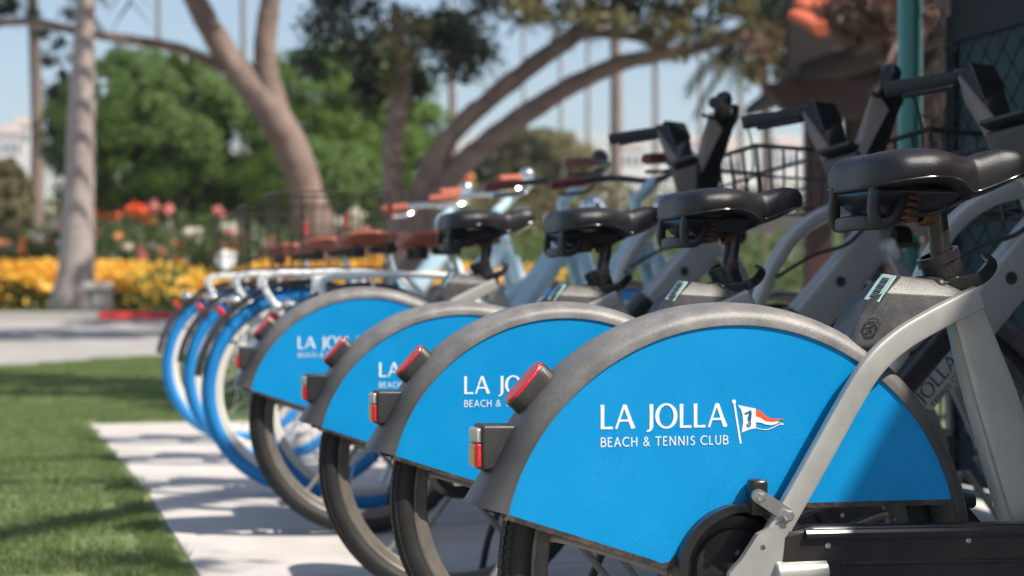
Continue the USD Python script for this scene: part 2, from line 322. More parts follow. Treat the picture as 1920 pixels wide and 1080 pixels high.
# concrete slab: separate pours with open joints, raised a little above the lawn
def edge_x(y): return .43 + (y - 5.02) * (.316 - .43) / (9.64 - 5.02)
pad = thing('concrete_pad', 'pale concrete pad under the row of parked bicycles', 'concrete pad')
ys = [-1.0, 0.5, 1.6, 2.55, 3.3, 4.05, 4.78, 5.47, 6.18, 6.93, 7.65, 8.6, 9.66]
for y0, y1 in zip(ys[:-1], ys[1:]):
    for xa, xb in ((None, 1.9), (1.9, 4.2)):
        def cn(x, y): return np.array([edge_x(y) if x is None else x, y])
        q = .009
        c = [cn(xa, y0 + q), cn(xb, y0 + q), cn(xb, y1 - q), cn(xa, y1 - q)]
        if xa is not None: c[0][0] += q * 2; c[3][0] += q * 2
        top = [(p[0], p[1], g(*p)) for p in c]; bot = [(p[0], p[1], g(*p) - .09) for p in c]
        obj('paving_slab', hullpts([np.array(p) + [0.004 * (1 if i in (0, 3) else -1), 0.004 * (1 if i < 2 else -1), -.004] for i, p in enumerate(top)] + bot, .004, 6), M['concrete'], pad)

# ---------------------------------------------------------------- lettering (strokes drawn once, then laid on panels)
def arc(cx, cy, rx, ry, a0, a1, n=14):
    a = np.radians(np.linspace(a0, a1, n)); return [(cx + rx * math.cos(t), cy + ry * math.sin(t)) for t in a]
def tapered(P, w0, w1):
    P = np.array(P, float); T = np.gradient(P, axis=0); T /= np.linalg.norm(T, axis=1, keepdims=True); N = np.c_[-T[:, 1], T[:, 0]]
    w = np.interp(np.linspace(0, 1, len(P)), [0, .5, 1], [w0, (w0 + w1) * .46, w1])[:, None] / 2
    return Polygon(np.vstack([P + N * w, (P - N * w)[::-1]])).buffer(0)
BIG = {}   # capitals one unit tall
def s2(a, b, w0, w1): return tapered(np.linspace(a, b, 5), w0, w1)
BIG['L'] = unary_union([s2((.09, 0), (.09, 1), .16, .17), s2((.02, .045), (.55, .045), .09, .11)]), .60
BIG['A'] = unary_union([s2((.06, 0), (.43, 1), .10, .10), s2((.84, 0), (.45, 1), .19, .15), s2((.2, .34), (.68, .34), .09, .09)]).intersection(sbox(-.2, 0, 1.2, 1)), .94
BIG['J'] = unary_union([s2((.22, .1), (.22, 1), .17, .17), tapered([(.22, .12), (.20, -.02), (.12, -.10), (0, -.12)], .17, .05)]), .36
o_out = Polygon(arc(.5, .5, .51, .53, 0, 360, 40)); o_in = Polygon(arc(.5, .5, .335, .45, 0, 360, 40))
BIG['O'] = o_out.difference(o_in), 1.06
def st(lines, w=.105): return unary_union([LineString(l).buffer(w / 2, cap_style=2, join_style=1) for l in lines])
SM = {
 'B': (st([[(.08, 0), (.08, 1)], [(.03, .95)] + arc(.3, .74, .22, .21, 90, -90, 8) + [(.08, .53)], [(.08, .53)] + arc(.32, .29, .25, .24, 90, -90, 8) + [(.03, .05)]]), .64),
 'E': (st([[(.08, 0), (.08, 1)], [(.03, .95), (.48, .95)], [(.08, .52), (.43, .52)], [(.03, .05), (.5, .05)]]), .58),
 'A': (st([[(.04, 0), (.37, 1)], [(.70, 0), (.37, 1)], [(.16, .33), (.58, .33)]]), .76),
 'C': (st([arc(.5, .5, .43, .46, 50, 310, 20)]), .84),
 'H': (st([[(.08, 0), (.08, 1)], [(.63, 0), (.63, 1)], [(.08, .52), (.63, .52)]]), .78),
 '&': (st([[(.74, 0), (.28, .62)] + arc(.36, .78, .16, .17, 210, -30, 12) + [(.48, .66), (.16, .40)] + arc(.30, .24, .22, .20, 130, 300, 10) + [(.52, .18), (.68, .46)]], .095), .84),
 'T': (st([[(.33, 0), (.33, 1)], [(0, .95), (.66, .95)]]), .72),
 'N': (st([[(.08, 0), (.08, 1)], [(.66, 0), (.66, 1)], [(.08, .97), (.66, .03)]]), .84),
 'I': (st([[(.08, 0), (.08, 1)]]), .28),
 'S': (st([arc(.27, .74, .20, .21, 40, 250, 10) + arc(.25, .27, .22, .22, 70, -140, 10)]), .58),
 'L': (st([[(.08, 0), (.08, 1)], [(.03, .05), (.48, .05)]]), .56),
 'U': (st([[(.08, 1), (.08, .32)] + arc(.345, .32, .265, .27, 180, 360, 10) + [(.61, 1)]]), .76),
 ' ': (None, .36)}
def word(text, table, gap):
    x = 0; out = []
    for ch in text:
        if ch == ' ': x += .40 + (0 if table is SM else .06); continue
        p, w = table[ch]; out.append(affinity.translate(p, x, 0)); x += w + gap
    u = unary_union(out); return u, u.bounds
def fit(poly, x0, x1, z0, h):
    b = poly.bounds; s = (x1 - x0) / (b[2] - b[0])
    return affinity.affine_transform(poly, [s, 0, 0, h, x0 - b[0] * s, z0])
LAJ, _ = word('LA JOLLA', BIG, .05); BTC, _ = word('BEACH & TENNIS CLUB', SM, .13)
def zpt(X, Y):   # emblem outline points, in the units of the emblem's own drawing
    return (X, -Y)
flag_white = Polygon([zpt(*p) for p in [(1410, 140), (1500, 158), (1585, 175), (1587, 355), (1520, 365), (1448, 392), (1452, 360), (1462, 300), (1458, 240), (1440, 180)]])
flag_red = Polygon([zpt(*p) for p in [(1585, 175), (1640, 200), (1690, 245), (1740, 270), (1800, 272), (1872, 270), (1800, 293), (1740, 298), (1680, 290), (1640, 262), (1586, 242)]])
flag_white2 = Polygon([zpt(*p) for p in [(1588, 245), (1640, 265), (1680, 293), (1740, 301), (1812, 294), (1800, 315), (1740, 330), (1680, 322), (1640, 306), (1588, 300)]])
flag_line = LineString([zpt(*p) for p in [(1588, 352), (1640, 366), (1700, 370), (1760, 350), (1810, 326), (1862, 322), (1815, 308)]]).buffer(3)
pole_p = unary_union([LineString([zpt(1375, 120), zpt(1436, 485)]).buffer(9, cap_style=1), Point(zpt(1372, 107)).buffer(19)])
sea = unary_union([LineString([zpt(*p) for p in [(1484, 216), (1508, 211), (1520, 200), (1530, 215)]]).buffer(7),
    Polygon([zpt(*p) for p in [(1512, 200), (1530, 186), (1543, 205), (1542, 240), (1536, 285), (1522, 300), (1512, 280), (1506, 255), (1516, 232), (1518, 218)]]),
    LineString([zpt(*p) for p in [(1526, 290), (1533, 312), (1526, 334), (1508, 334), (1501, 320), (1510, 312)]]).buffer(5.5)])
EX0, EX1, EZT, EZB = 95, 1305, 0, 0

# ---------------------------------------------------------------- e-bike
R0 = .335            # wheel radius
AX = np.array([-.40, 0, .917]); HEAD = np.array([1.065, 0, .90])
def steer(t, deg):
    t = t.copy(); t.apply_transform(trimesh.transformations.rotation_matrix(math.radians(deg), AX, HEAD)); return t
def tyre_prof(R, w, h):
    a = np.linspace(-140, 140, 15); return [(R - h / 2 + h / 2 * math.cos(math.radians(t)), w / 2 * math.sin(math.radians(t))) for t in a]
def add_wheel(root, cx, cz, R, names, spokes, steer_deg=0, treads=True, mats=('tyre', 'rim'), tw=.05, wire=False):
    S = (lambda t: steer(t, steer_deg)) if steer_deg else (lambda t: t)
    ty = obj(names + 'tyre', S(wheel_ring(tyre_prof(R, tw, tw * .95), cx, cz, 96)), M[mats[0]], root, smooth=50)
    if treads:
        bl = []
        for i in range(130):
            for sd in (-1, 1):
                a = i / 150 * 2 * math.pi + (sd * .010)
                for (yo, rr, dy) in ((.006, R - .0017, .011), (.0165, R - .0068, .010)):
                    b = trimesh.creation.box((.004, dy, .0115)); b.apply_transform(trimesh.transformations.rotation_matrix(sd * .5, (1, 0, 0)) if yo > .01 else np.eye(4))
                    b.apply_transform(trimesh.transformations.rotation_matrix(-sd * .45, (1, 0, 0)))
                    b.vertices[:, 0] += rr; b.vertices[:, 1] += sd * yo
                    c, s = math.cos(a), math.sin(a); v = b.vertices.copy(); b.vertices = np.c_[cx + v[:, 0] * c - v[:, 2] * s, v[:, 1], cz + v[:, 0] * s + v[:, 2] * c]
                    bl.append(b)
        tag(obj('tread_blocks', S(trimesh.util.concatenate(bl)), M[mats[0]], ty, smooth=False), kind='stuff')
    ri = R - tw * .9
    prof = [(ri + .004, -.014), (ri + .006, -.0125), (ri - .004, -.0125), (ri - .018, -.010), (ri - .032, -.008), (ri - .034, 0), (ri - .032, .008), (ri - .018, .010), (ri - .004, .0125), (ri + .006, .0125), (ri + .004, .014), (ri + .012, .015), (ri + .012, -.015)]
    if wire: prof = [(ri + .010, -.017), (ri - .016, -.015), (ri - .022, -.006), (ri - .022, .006), (ri - .016, .015), (ri + .010, .017)]
    else: prof = [(ri + .012, -.0165), (ri - .002, -.0165), (ri - .006, -.013), (ri - .020, -.011), (ri - .024, -.007), (ri - .024, .007), (ri - .020, .011), (ri - .006, .013), (ri - .002, .0165), (ri + .012, .0165)]
    obj(names + 'rim', S(wheel_ring(prof, cx, cz, 96)), M[mats[1]], root, smooth=40)
    if wire:
        for i in range(spokes):
            a = i / spokes * 2 * math.pi; a2 = a + (.5 if i % 2 else -.5); sd = .03 if i % 4 < 2 else -.03
            obj(names + 'spoke', S(tube([(cx + .03 * math.cos(a2), sd, cz + .03 * math.sin(a2)), (cx + (ri - .018) * math.cos(a), 0, cz + (ri - .018) * math.sin(a))], .0015, 5)), M['chrome'], root)
    else:
        for i in range(spokes):
            for o in (-1, 1):
                a = i / spokes * 2 * math.pi + .35
                c, s = math.cos(a), math.sin(a); px, pz = -s * o, c * o
                P = [(cx + .05 * c + px * .030, o * .004, cz + .05 * s + pz * .030), (cx + .17 * c + px * .024, o * .002, cz + .17 * s + pz * .024), (cx + (ri - .032) * c + px * .024, 0, cz + (ri - .032) * s + pz * .024), (cx + (ri - .016) * c + px * .034, 0, cz + (ri - .016) * s + pz * .036)]
                obj(names + 'spoke', S(sweep(smooth_path(P, 4), rrect(.012, .016, .004), np.interp(np.linspace(0, 1, 13), [0, .7, 1], [1.25, .95, 1.5]))), M['spoke'], root)
    return ty

PX0, PX1 = -.345, .345
def make_ebike(label, loc, rotz, group, shift=.03):
    r = thing('electric_bike', label, 'bicycle', loc, rotz, group)
    hz = .334
    add_wheel(r, 0, R0, R0, 'rear_', 5)
    # fender: U channel over the wheel, from a flared flap behind to in front of the wheel
    a0, a1 = math.radians(2), math.radians(165)
    seg = 70; A = np.linspace(a0, a1, seg); V = []; 
    q_ = np.linspace(-90, 90, 17); out_ = [(.3505 + .0325 * math.cos(math.radians(t)) ** .75, .058 * math.copysign(abs(math.sin(math.radians(t))) ** .85, t)) for t in q_[1:-1]]
    prof = [(.3505, -.058)] + out_ + [(.3505, .058), (.3505, .0545)] + [(r_ - .004, y_ * .93) for r_, y_ in out_[::-1]] + [(.3505, -.0545)]
    fe = wheel_ring(prof, 0, hz, seg, a0, a1)
    v = fe.vertices; ang = np.arctan2(v[:, 2] - hz, v[:, 0]); k = np.clip((ang - math.radians(152)) / math.radians(13), 0, 1) ** 2
    rad = np.hypot(v[:, 0], v[:, 2] - hz); grow = k * .013 * np.clip((rad - .352) / .026, 0, 1)
    fe.vertices = np.c_[v[:, 0] + grow * np.cos(ang), v[:, 1] * (1 + .12 * k), v[:, 2] + grow * np.sin(ang)]
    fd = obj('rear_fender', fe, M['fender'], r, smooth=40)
    # side panels
    inner = [(.105, .4275), (.031, .4285), (-.017, .4235), (-.050, .4085), (-.074, .382), (-.090, .360), (-.102, .350), (-.114, .348), (-.125, .353)]
    arcp = [(.351 * math.cos(t), hz + .351 * math.sin(t)) for t in np.linspace(math.radians(165.4), math.radians(15.2), 60)]
    poly = Polygon(inner + [(-.338, .4235)] + arcp)
    trim = poly.buffer(.0065, join_style=1).difference(poly.buffer(-.001)).intersection(sbox(-.36, .3, .36, .432))
    for sd in (-1, 1):
        y = sd * .0535
        pn = obj('side_panel', slab_xz(poly, y - .0015, y + .0015), M['blue'], r, smooth=False)
        obj('panel_trim', slab_xz(trim, y - .0035, y + .003), M['trim'], pn, smooth=False)
        yo = (y - .0022, y - .0014) if sd < 0 else (y + .0014, y + .0022)
        if sd < 0: X = lambda p: p
        else: X = lambda p: affinity.scale(p, -1, 1, origin=(0, 0))
        t1 = fit(LAJ, -.2033, -.0145, .5395, .0338); t2 = fit(BTC, -.2030, -.0130, .5145, .0132)
        # emblem drawn in its own units, placed right of the words
        s = .1887 / 1212.; E_ = lambda p: affinity.affine_transform(p, [s, 0, 0, s, -.2033 - 95 * s, .5395 + 338 * s])
        mir = (lambda p: affinity.translate(affinity.scale(p, 1, 1), .0, 0)) if sd < 0 else (lambda p: affinity.translate(affinity.scale(p, -1, 1, origin=(-.08, .5)), .0, 0))
        if sd < 0:
            obj('large_lettering', slab_xz(t1, *yo), M['white'], pn, smooth=False)
            obj('small_lettering', slab_xz(t2, *yo), M['white'], pn, smooth=False)
            obj('flag_staff', slab_xz(E_(pole_p), *yo), M['white'], pn, smooth=False)
            fp = unary_union([E_(flag_white), E_(flag_white2), E_(flag_line)])
            obj('pennant', slab_xz(fp, *yo), M['white'], pn, smooth=False)
            obj('pennant_stripe', slab_xz(E_(flag_red), *yo), M['redprint'], pn, smooth=False)
            obj('seahorse_emblem', slab_xz(E_(sea), yo[0] - .0008, yo[1] - .0004), M['blueprint'], pn, smooth=False)
    # reflector on the fender
    def on_f(ang, rad, y=0): a = math.radians(ang); return np.array([rad * math.cos(a), y, hz + rad * math.sin(a)])
    def pad_at(ang, r0, r1, l, w, rr, k=20):
        ca = math.radians(ang); e = np.array([math.cos(ca), 0, math.sin(ca)]); t = np.array([-math.sin(ca), 0, math.cos(ca)])
        o = []; c0 = np.array([0, 0, hz])
        for q in np.linspace(0, 2 * math.pi, k, endpoint=False):
            b = t * (abs(math.cos(q)) ** .6 * np.sign(math.cos(q)) * l / 2) + np.array([0, 1, 0]) * (abs(math.sin(q)) ** .6 * np.sign(math.sin(q)) * w / 2)
            o += [c0 + e * r0 + b, c0 + e * r1 + b]
        return hullpts(o, rr, 6)
    rf = obj('reflector', pad_at(138, .382, .399, .072, .042, .003), M['black'], r)
    obj('lens', pad_at(138, .400, .4045, .070, .040, .002), M['red'], rf)
    # tail light
    tl = obj('tail_light', [hullpts([(-.362, y, z) for y in (-.022, .022) for z in (.486, .541)] + [(-.318, y, z) for y in (-.018, .018) for z in (.492, .540)], .005, 8), rbox((-.325, 0, .515), (.05, .03, .03), .005)], M['black'], r)
    obj('lens', rbox((-.370, -.002, .503), (.010, .044, .034), .003), M['red'], tl)
    obj('clear_lens', rbox((-.3695, 0, .531), (.010, .044, .020), .003), M['clear'], tl)
    obj('amber_lens', rbox((-.3745, -.001, .503), (.003, .030, .030), .001), M['amber'], tl)
    # hub motor, axle
    mo = [cyl((0, 0, R0), .088, .074, 'y', 40, .012), cyl((0, -.040, R0), .060, .012, 'y', 32, .003)]
    obj('hub_motor', mo, M['gloss'], r)
    obj('axle', cyl((0, 0, R0), .011, .17, 'y', 12), M['steel'], r)
    # dark guard plate behind the stay and chain case running forward
    ar = Polygon([(x, z) for x, z in arc(.01, .335, .105, .097, 35, 200, 24)] + [(x, z) for x, z in arc(.01, .335, .092, .085, 200, 35, 24)])
    obj('hub_guard', slab_xz(ar, -.075, -.050), M['gloss'], r)
    cg = [(.06, .385), (.10, .394), (.60, .385), (.66, .36), (.66, .27), (.60, .24), (.10, .272), (.05, .30)]
    case = ob = obj('chain_case', hullpts([(x, y, z) for x, z in cg for y in (-.094, -.072)], .006, 8), M['gloss'], r)
    obj('case_rail', tube([(.085, -.099, .388), (.35, -.099, .384), (.60, -.099, .379)], .0085, 10), M['gloss'], ob)
    obj('case_ridge', tube([(.14, -.1005, .345), (.35, -.1005, .342), (.58, -.1005, .338)], .003, 6), M['gloss'], ob)
    # stays
    for sd in (-1, 1):
        y = .082 * sd
        P = [(.003, .330), (.041, .380), (.102, .477), (.165, .580), (.198, .626), (.242, .660), (.297, .688), (.378, .724)]
        P3 = [(p[0], y if i < 5 else y * (1 - (i - 4) * .10), p[1]) for i, p in enumerate(P)]
        sy = obj('seat_stay', ptube(P3, .036, .020, .007, 6), M['silver'], r)
        if sd < 0:
            dp = Polygon([(-.030, .290), (.028, .292), (.045, .318), (.040, .345), (.062, .374), (.052, .402), (.018, .388), (-.005, .355), (-.024, .335)]).buffer(.004)
            hole = Point(.022, .372).buffer(.004)
            obj('dropout', slab_xz(dp.difference(hole), y - .016, y - .004), M['silver'], sy)
            obj('axle_sleeve', cyl((.080, y - .010, .333), .0195, .078, 'x', 24), M['silver'], sy)
            obj('chain_stay', ptube([(.04, y, .333), (.25, y * .96, .318), (.50, y * .7, .308)], .034, .022, .008), M['silver'], sy)
            br = obj('fender_bracket', [rbox((.025, -.070, .440), (.026, .026, .052), .006)], M['gloss'], r)
            lk = LineString([(.018, .444), (.060, .417)]).buffer(.010).difference(Point(.024, .440).buffer(.004))
            obj('link_plate', slab_xz(lk, -.094, -.089), M['steel'], br)
            obj('bolt', cyl((.020, -.097, .443), .0062, .010, 'y', 6), M['steel'], br)
            obj('bolt', cyl((.060, -.099, .416), .0085, .012, 'y', 6), M['steel'], br)
        else:
            obj('chain_stay', ptube([(0, y, .333), (.25, y * .9, .318), (.50, y * .6, .308)], .034, .022, .008), M['silver'], sy)
    # seat tube: wide flat panel
    obj('seat_tube', ptube([(.372, .742), (.430, .575), (.520, .315)], .078, .052, .012, 8, [.62, .95, 1.12]), M['silver'], r)
    sp = obj('seat_post', tube([(.303 + shift, 0, .880), (.318 + shift * .8, 0, .845), (.352, 0, .755)], .0155, 16), M['gloss'], r)
    ax = np.array([.049, 0, -.125]); ax /= np.linalg.norm(ax)
    c0 = np.array([.352, 0, .765])
    cl = trimesh.creation.cylinder(.030, .034, sections=24); cl.apply_transform(trimesh.geometry.align_vectors((0, 0, 1), ax)); cl.apply_translation(c0)
    co = trimesh.creation.annulus(.026, .033, .014, sections=24); co.apply_transform(trimesh.geometry.align_vectors((0, 0, 1), ax)); co.apply_translation(c0 + ax * -.020)
    cm = obj('seat_clamp', [cl, co], M['gloss'], r)
    obj('clamp_lever', ptube([(.345, -.036, .742), (.385, -.052, .752), (.412, -.038, .772), (.418, -.012, .786)], .020, .007, .003), M['gloss'], cm)
    obj('clamp_knob', hullpts([(.318, -.012, .745), (.330, -.030, .742), (.318, .012, .745)], .011, 10), M['black'], cm)
    keep = r
    # saddle: lofted cushion
    st_ = [  # x, half width, top z, edge z, skirt z, roundness
        (.146, .030, .905, .890, .885, 1), (.150, .066, .922, .898, .880, 1), (.165, .098, .934, .905, .879, 1), (.195, .118, .941, .908, .882, 1), (.235, .120, .9445, .910, .888, 1),
        (.270, .108, .9445, .910, .890, 1), (.305, .085, .941, .907, .887, 1), (.335, .060, .937, .902, .876, 1), (.352, .048, .9365, .899, .868, 1), (.368, .040, .938, .900, .872, 1), (.395, .040, .9455, .908, .880, 1),
        (.420, .041, .9500, .914, .890, 1), (.445, .036, .948, .919, .901, 1), (.461, .024, .940, .921, .908, 1), (.468, .010, .930, .921, .914, 1)]
    NS = 28; V = []
    sx = np.array(st_); sx[:, 0] = .31 + (sx[:, 0] - .31) * .89; xi = np.linspace(0, 1, len(sx)); xf = np.linspace(0, 1, 56)
    from scipy.interpolate import PchipInterpolator
    sx = np.c_[[PchipInterpolator(xi, sx[:, c])(xf) for c in range(6)]].T
    for (x, w, zt, ze, zs, _) in sx:
        for q in np.linspace(0, 2 * math.pi, NS, endpoint=False):
            c, s = math.cos(q), math.sin(q)
            yy = w * np.sign(c) * abs(c) ** .62
            if s >= 0: zz = ze + (zt - ze) * abs(s) ** .80 - .006 * math.exp(-(yy / (.35 * w + 1e-6)) ** 2) * (zt - ze) / .035
            else: zz = ze + (zs - ze) * abs(s) ** .35
            V.append((x, yy, zz))
    V = np.array(V); n = len(sx); Fc = []
    for i in range(n - 1):
        for j in range(NS):
            p, q_ = i * NS + j, i * NS + (j + 1) % NS; a_, b_ = p + NS, q_ + NS
            Fc += [[p, q_, b_], [p, b_, a_]]
    for e, fl in ((0, 0), (n - 1, 1)):
        c = len(V); V = np.vstack([V, V[e * NS:(e + 1) * NS].mean(0)])
        for j in range(NS): Fc.append([c, e * NS + (j + 1) % NS, e * NS + j] if not fl else [c, e * NS + j, e * NS + (j + 1) % NS])
    sad = trimesh.Trimesh(V, Fc, process=False)
    if sad.volume < 0: sad.invert()
    r = keep
    sa = UsdGeom.Xform.Define(stage, path_for('saddle', keep)); sa.AddTranslateOp().Set(Gf.Vec3d(shift, 0, 0)); sa = sa.GetPrim()
    obj('cushion', sad, M['vinyl'], sa, smooth=60)
    # seam piping
    for sd in (-1, 1):
        P = [(x, sd * (w * 1.002 + .0005), zs * .62 + ze * .38) for (x, w, zt, ze, zs, _) in sx[2:-2]]
        obj('seam_piping', sweep(np.array(P), circ(.0017, 6), ref=(0, 0, 1)), M['gloss'], sa)
    obj('saddle_base', hullpts([(.18, y, .878) for y in (-.075, .075)] + [(.33, y, .880) for y in (-.03, .03)] + [(.2, y, .856) for y in (-.055, .055)] + [(.32, 0, .856)], .006, 8), M['gloss'], sa)
    for sd in (-1, 1):
        obj('bumper_loop', ptube([(.232, sd * .055, .878), (.206, sd * .07, .838), (.183, sd * .070, .832), (.176, sd * .069, .850), (.180, sd * .068, .886)], .018, .018, .006, 6), M['vinyl'], sa)
    obj('bumper_loop', sweep(smooth_path([(.192, -.070, .833), (.176, -.045, .833), (.170, 0, .833), (.176, .045, .833), (.192, .07, .833)], 6), rrect(.016, .022, .006), ref=(0, 0, 1)), M['vinyl'], sa)
    for sd in (-1, 1):
        P = [(.235 + .018 * math.cos(t), sd * .045 + .018 * math.sin(t), .878 - .0045 * t / (2 * math.pi) * 2.2) for t in np.linspace(0, 2 * math.pi * 4.5, 90)]
        obj('coil_spring', sweep(np.array(P), circ(.0042, 6), ref=(0, 0, 1)), M['rust'], sa)
        obj('rail', tube([(.21, sd * .04, .852), (.29, sd * .022, .850), (.40, sd * .012, .895)], .0045, 8), M['gloss'], sa)
    obj('rail_clamp', rbox((.300, 0, .868), (.05, .05, .034), .008), M['gloss'], sa)
    P = [(.285 + .004 * t / 6.28, .0 + .016 * math.sin(t), .850 + .016 * math.cos(t)) for t in np.linspace(0, 6.28 * 5, 90)]
    obj('coil_spring', sweep(np.array(P), circ(.004, 6), ref=(1, 0, 0)), M['rust'], sa)
    r = keep
    # control box behind the seat tube
    pts = [(.183, -.040, .655), (.183, .040, .655), (.224, -.050, .650), (.224, .05, .650), (.215, -.034, .712), (.215, .034, .712), (.240, -.044, .728), (.240, .044, .728), (.268, -.030, .750), (.268, .030, .750), (.345, -.028, .742), (.345, .028, .742), (.372, -.048, .722), (.372, .048, .722), (.246, -.056, .662), (.246, .056, .662)]
    bo = obj('control_box', hullpts(pts, .006, 8), M['box'], r, smooth=25)
    obj('box_gasket', ptube([(.236, -.054, .649), (.30, -.054, .686), (.366, -.052, .716)], .012, .016, .004), M['gloss'], bo)
    lab = rbox((0, 0, 0), (.050, .030, .002), .0008, 6)
    T = np.eye(4); e1 = np.array([.245 - .213, .006, .752 - .716]); e1 /= np.linalg.norm(e1); nn = np.cross(e1, [0, 1, 0]); nn = -nn if nn[2] < 0 else nn
    nn = np.array([nn[0], -.35, nn[2]]); nn /= np.linalg.norm(nn); e2 = np.cross(nn, e1); e2 /= np.linalg.norm(e2); e1 = np.cross(e2, nn)
    T[:3, 0], T[:3, 1], T[:3, 2], T[:3, 3] = e1, e2, nn, np.array([.235, -.030, .738])
    lab.apply_transform(T); obj('sticker', lab, M['label'], bo)
    bars = []
    for i in range(12):
        b = trimesh.creation.box((.0012 + .0012 * (i % 3 == 0), .014, .0006)); b.apply_translation((-.018 + i * .0032, 0, .0013)); b.apply_transform(T); bars.append(b)
    obj('sticker_bars', bars, M['black'], bo, smooth=False)
    hx = Polygon(arc(0, 0, .012, .015, 30, 390, 7)); hx = hx.difference(hx.buffer(-.003)).union(LineString([(.004, .008), (-.004, .001), (.004, -.001), (-.004, -.009)]).buffer(.0012))
    em = trimesh.creation.extrude_polygon(hx, .0012, engine='earcut'); Q = np.eye(4)
    pz = np.array([.213 - .183, 0, .712 - .655]); pz /= np.linalg.norm(pz); px_ = np.array([.041, -.010, -.005]); px_ = np.array([.041, -.012, 0]); px_ -= pz * (px_ @ pz); px_ /= np.linalg.norm(px_); pn_ = np.cross(px_, pz)
    Q[:3, 0], Q[:3, 1], Q[:3, 2], Q[:3, 3] = px_, pz, pn_, np.array([.212, -.0525, .682]); em.apply_transform(Q); obj('moulded_emblem', em, M['black'], bo, smooth=False)
    # main tube, cover, loop
    D0, D1 = np.array([.525, 0, .27]), np.array([1.075, 0, .868]); ax2 = (D1 - D0) / np.linalg.norm(D1 - D0); nrm = np.array([-ax2[2], 0, ax2[0]])
    mt_ = obj('down_tube', ptube([tuple(D0), tuple((D0 + D1) / 2), tuple(D1)], .108, .066, .020, 6, [.95, 1, 1]), M['silver'], r)
    e_, f_ = D0 + ax2 * .06 + nrm * .030, D0 + ax2 * .53 + nrm * .030
    obj('battery_cover', ptube([tuple(e_), tuple((e_ + f_) / 2), tuple(f_)], .062, .072, .016), M['gloss'], mt_)
    obj('cap', cyl((.972, -.034, .765), .0135, .006, 'y', 20), M['black'], mt_)
    # words along the lower part of the main tube
    ang = math.atan2(ax2[2], ax2[0]); 
    w1 = affinity.translate(affinity.rotate(fit(LAJ, 0, .19, .004, .030), math.degrees(ang), origin=(0, 0)), *((D0 + ax2 * .27 - nrm * .028)[[0, 2]]))
    w2 = affinity.translate(affinity.rotate(fit(BTC, 0, .19, -.018, .0125), math.degrees(ang), origin=(0, 0)), *((D0 + ax2 * .27 - nrm * .028)[[0, 2]]))
    obj('tube_lettering', slab_xz(unary_union([w1, w2]), -.0338, -.0325), M['greyprint'], mt_, smooth=False)
    obj('loop_tube', ptube([(.690, .475), (.730, .600), (.766, .715), (.803, .800), (.858, .878), (.930, .928), (1.00, .950), (1.065, .962)], .040, .034, .012, 6), M['silver'], r)
    ca = obj('brake_cable', tube([(.80, -.03, .775), (.90, -.03, .83), (.99, -.035, .86), (1.06, -.04, .93)], .005, 6), M['black'], r)
    obj('head_tube', tube([tuple(HEAD + AX * -.075), tuple(HEAD + AX * .10)], .033, 16), M['silver'], r)
    # steered front end
    sdg = 18
    S = lambda t: steer(t, sdg)
    hub = np.array([1.325, 0, R0])
    add_wheel(r, hub[0], hub[2], R0, 'front_', 5, sdg, treads=False)
    for sd in (-1, 1):
        P = [tuple(HEAD + AX * -.07 + [0, sd * .045, 0]), tuple(HEAD + AX * -.20 + [0.0, sd * .056, 0]), (hub[0] - .02, sd * .062, hub[2] + .06), (hub[0], sd * .062, hub[2])]
        obj('fork_leg', S(ptube(P, .042, .022, .008, 6, [1.1, 1, .7, .6])), M['silver'], r)
    obj('fork_crown', S(hullpts([tuple(HEAD + AX * -.08 + [0, y, 0]) for y in (-.055, .055)] + [tuple(HEAD + AX * -.055 + [0, y, 0]) for y in (-.05, .05)], .02, 8)), M['silver'], r)
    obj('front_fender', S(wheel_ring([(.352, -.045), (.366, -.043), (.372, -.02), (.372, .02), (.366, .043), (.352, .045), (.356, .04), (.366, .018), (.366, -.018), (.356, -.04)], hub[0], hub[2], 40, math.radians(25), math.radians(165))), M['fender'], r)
    base = np.array([1.03, 0, 1.075])
    obj('stem', S(hullpts([tuple(HEAD + AX * .09 + [x, y, 0]) for x in (-.03, .03) for y in (-.035, .035)] + [tuple(base + [x, y, 0]) for x in (-.04, .04) for y in (-.06, .06)], .010, 8)), M['gloss'], r)
    dp = obj('display_panel', S(rbox((base[0] - .02, 0, base[2] + .012), (.10, .13, .012), .005, 8, (.35, (0, 1, 0)))), M['gloss'], r)
    for sd in (-1, 1):
        top = np.array([1.055, sd * .135, 1.232])
        hb = [tuple(base + [-.018, sd * .05, -.03]), tuple(base + [.030, sd * .05, -.03]), tuple(base + [-.018, sd * .07, .02]), tuple(base + [.032, sd * .07, .02])]
        ob_ = obj('handlebar_arm', S(trimesh.util.concatenate([hullpts(hb + [tuple(top + [-.02, -sd * .02, -.06]), tuple(top + [.034, -sd * .02, -.03])], .008, 8), hullpts([tuple(top + [-.02, -sd * .02, -.06]), tuple(top + [.034, -sd * .02, -.03]), tuple(top + [-.045, sd * .01, -.008]), tuple(top + [.035, sd * .0, .012]), tuple(top + [-.03, 0, .014])], .012, 8)])), M['gloss'], r)
        # lighter inner face of the arm
        q0 = [tuple(base + [-.034, sd * .052, -.03]), tuple(base + [-.030, sd * .085, .02]), tuple(top + [-.036, -sd * .02, -.06]), tuple(top + [-.036, sd * .012, -.06]), tuple(top + [-.062, 0, -.012]), tuple(base + [-.030, sd * .04, .02])]
        obj('arm_face', S(hullpts(q0, .005, 8)), M['taupe'], ob_)
        gd = np.array([-math.cos(math.radians(42)), sd * math.sin(math.radians(42)), -.07])
        a_, b_ = top + gd * .04, top + gd * .205
        gp = obj('hand_grip', S(tube([tuple(a_), tuple((a_ + b_) / 2), tuple(b_ - gd * .005), tuple(b_)], [.0165, .0175, .0175, .016], 14)), M['grip'], r)
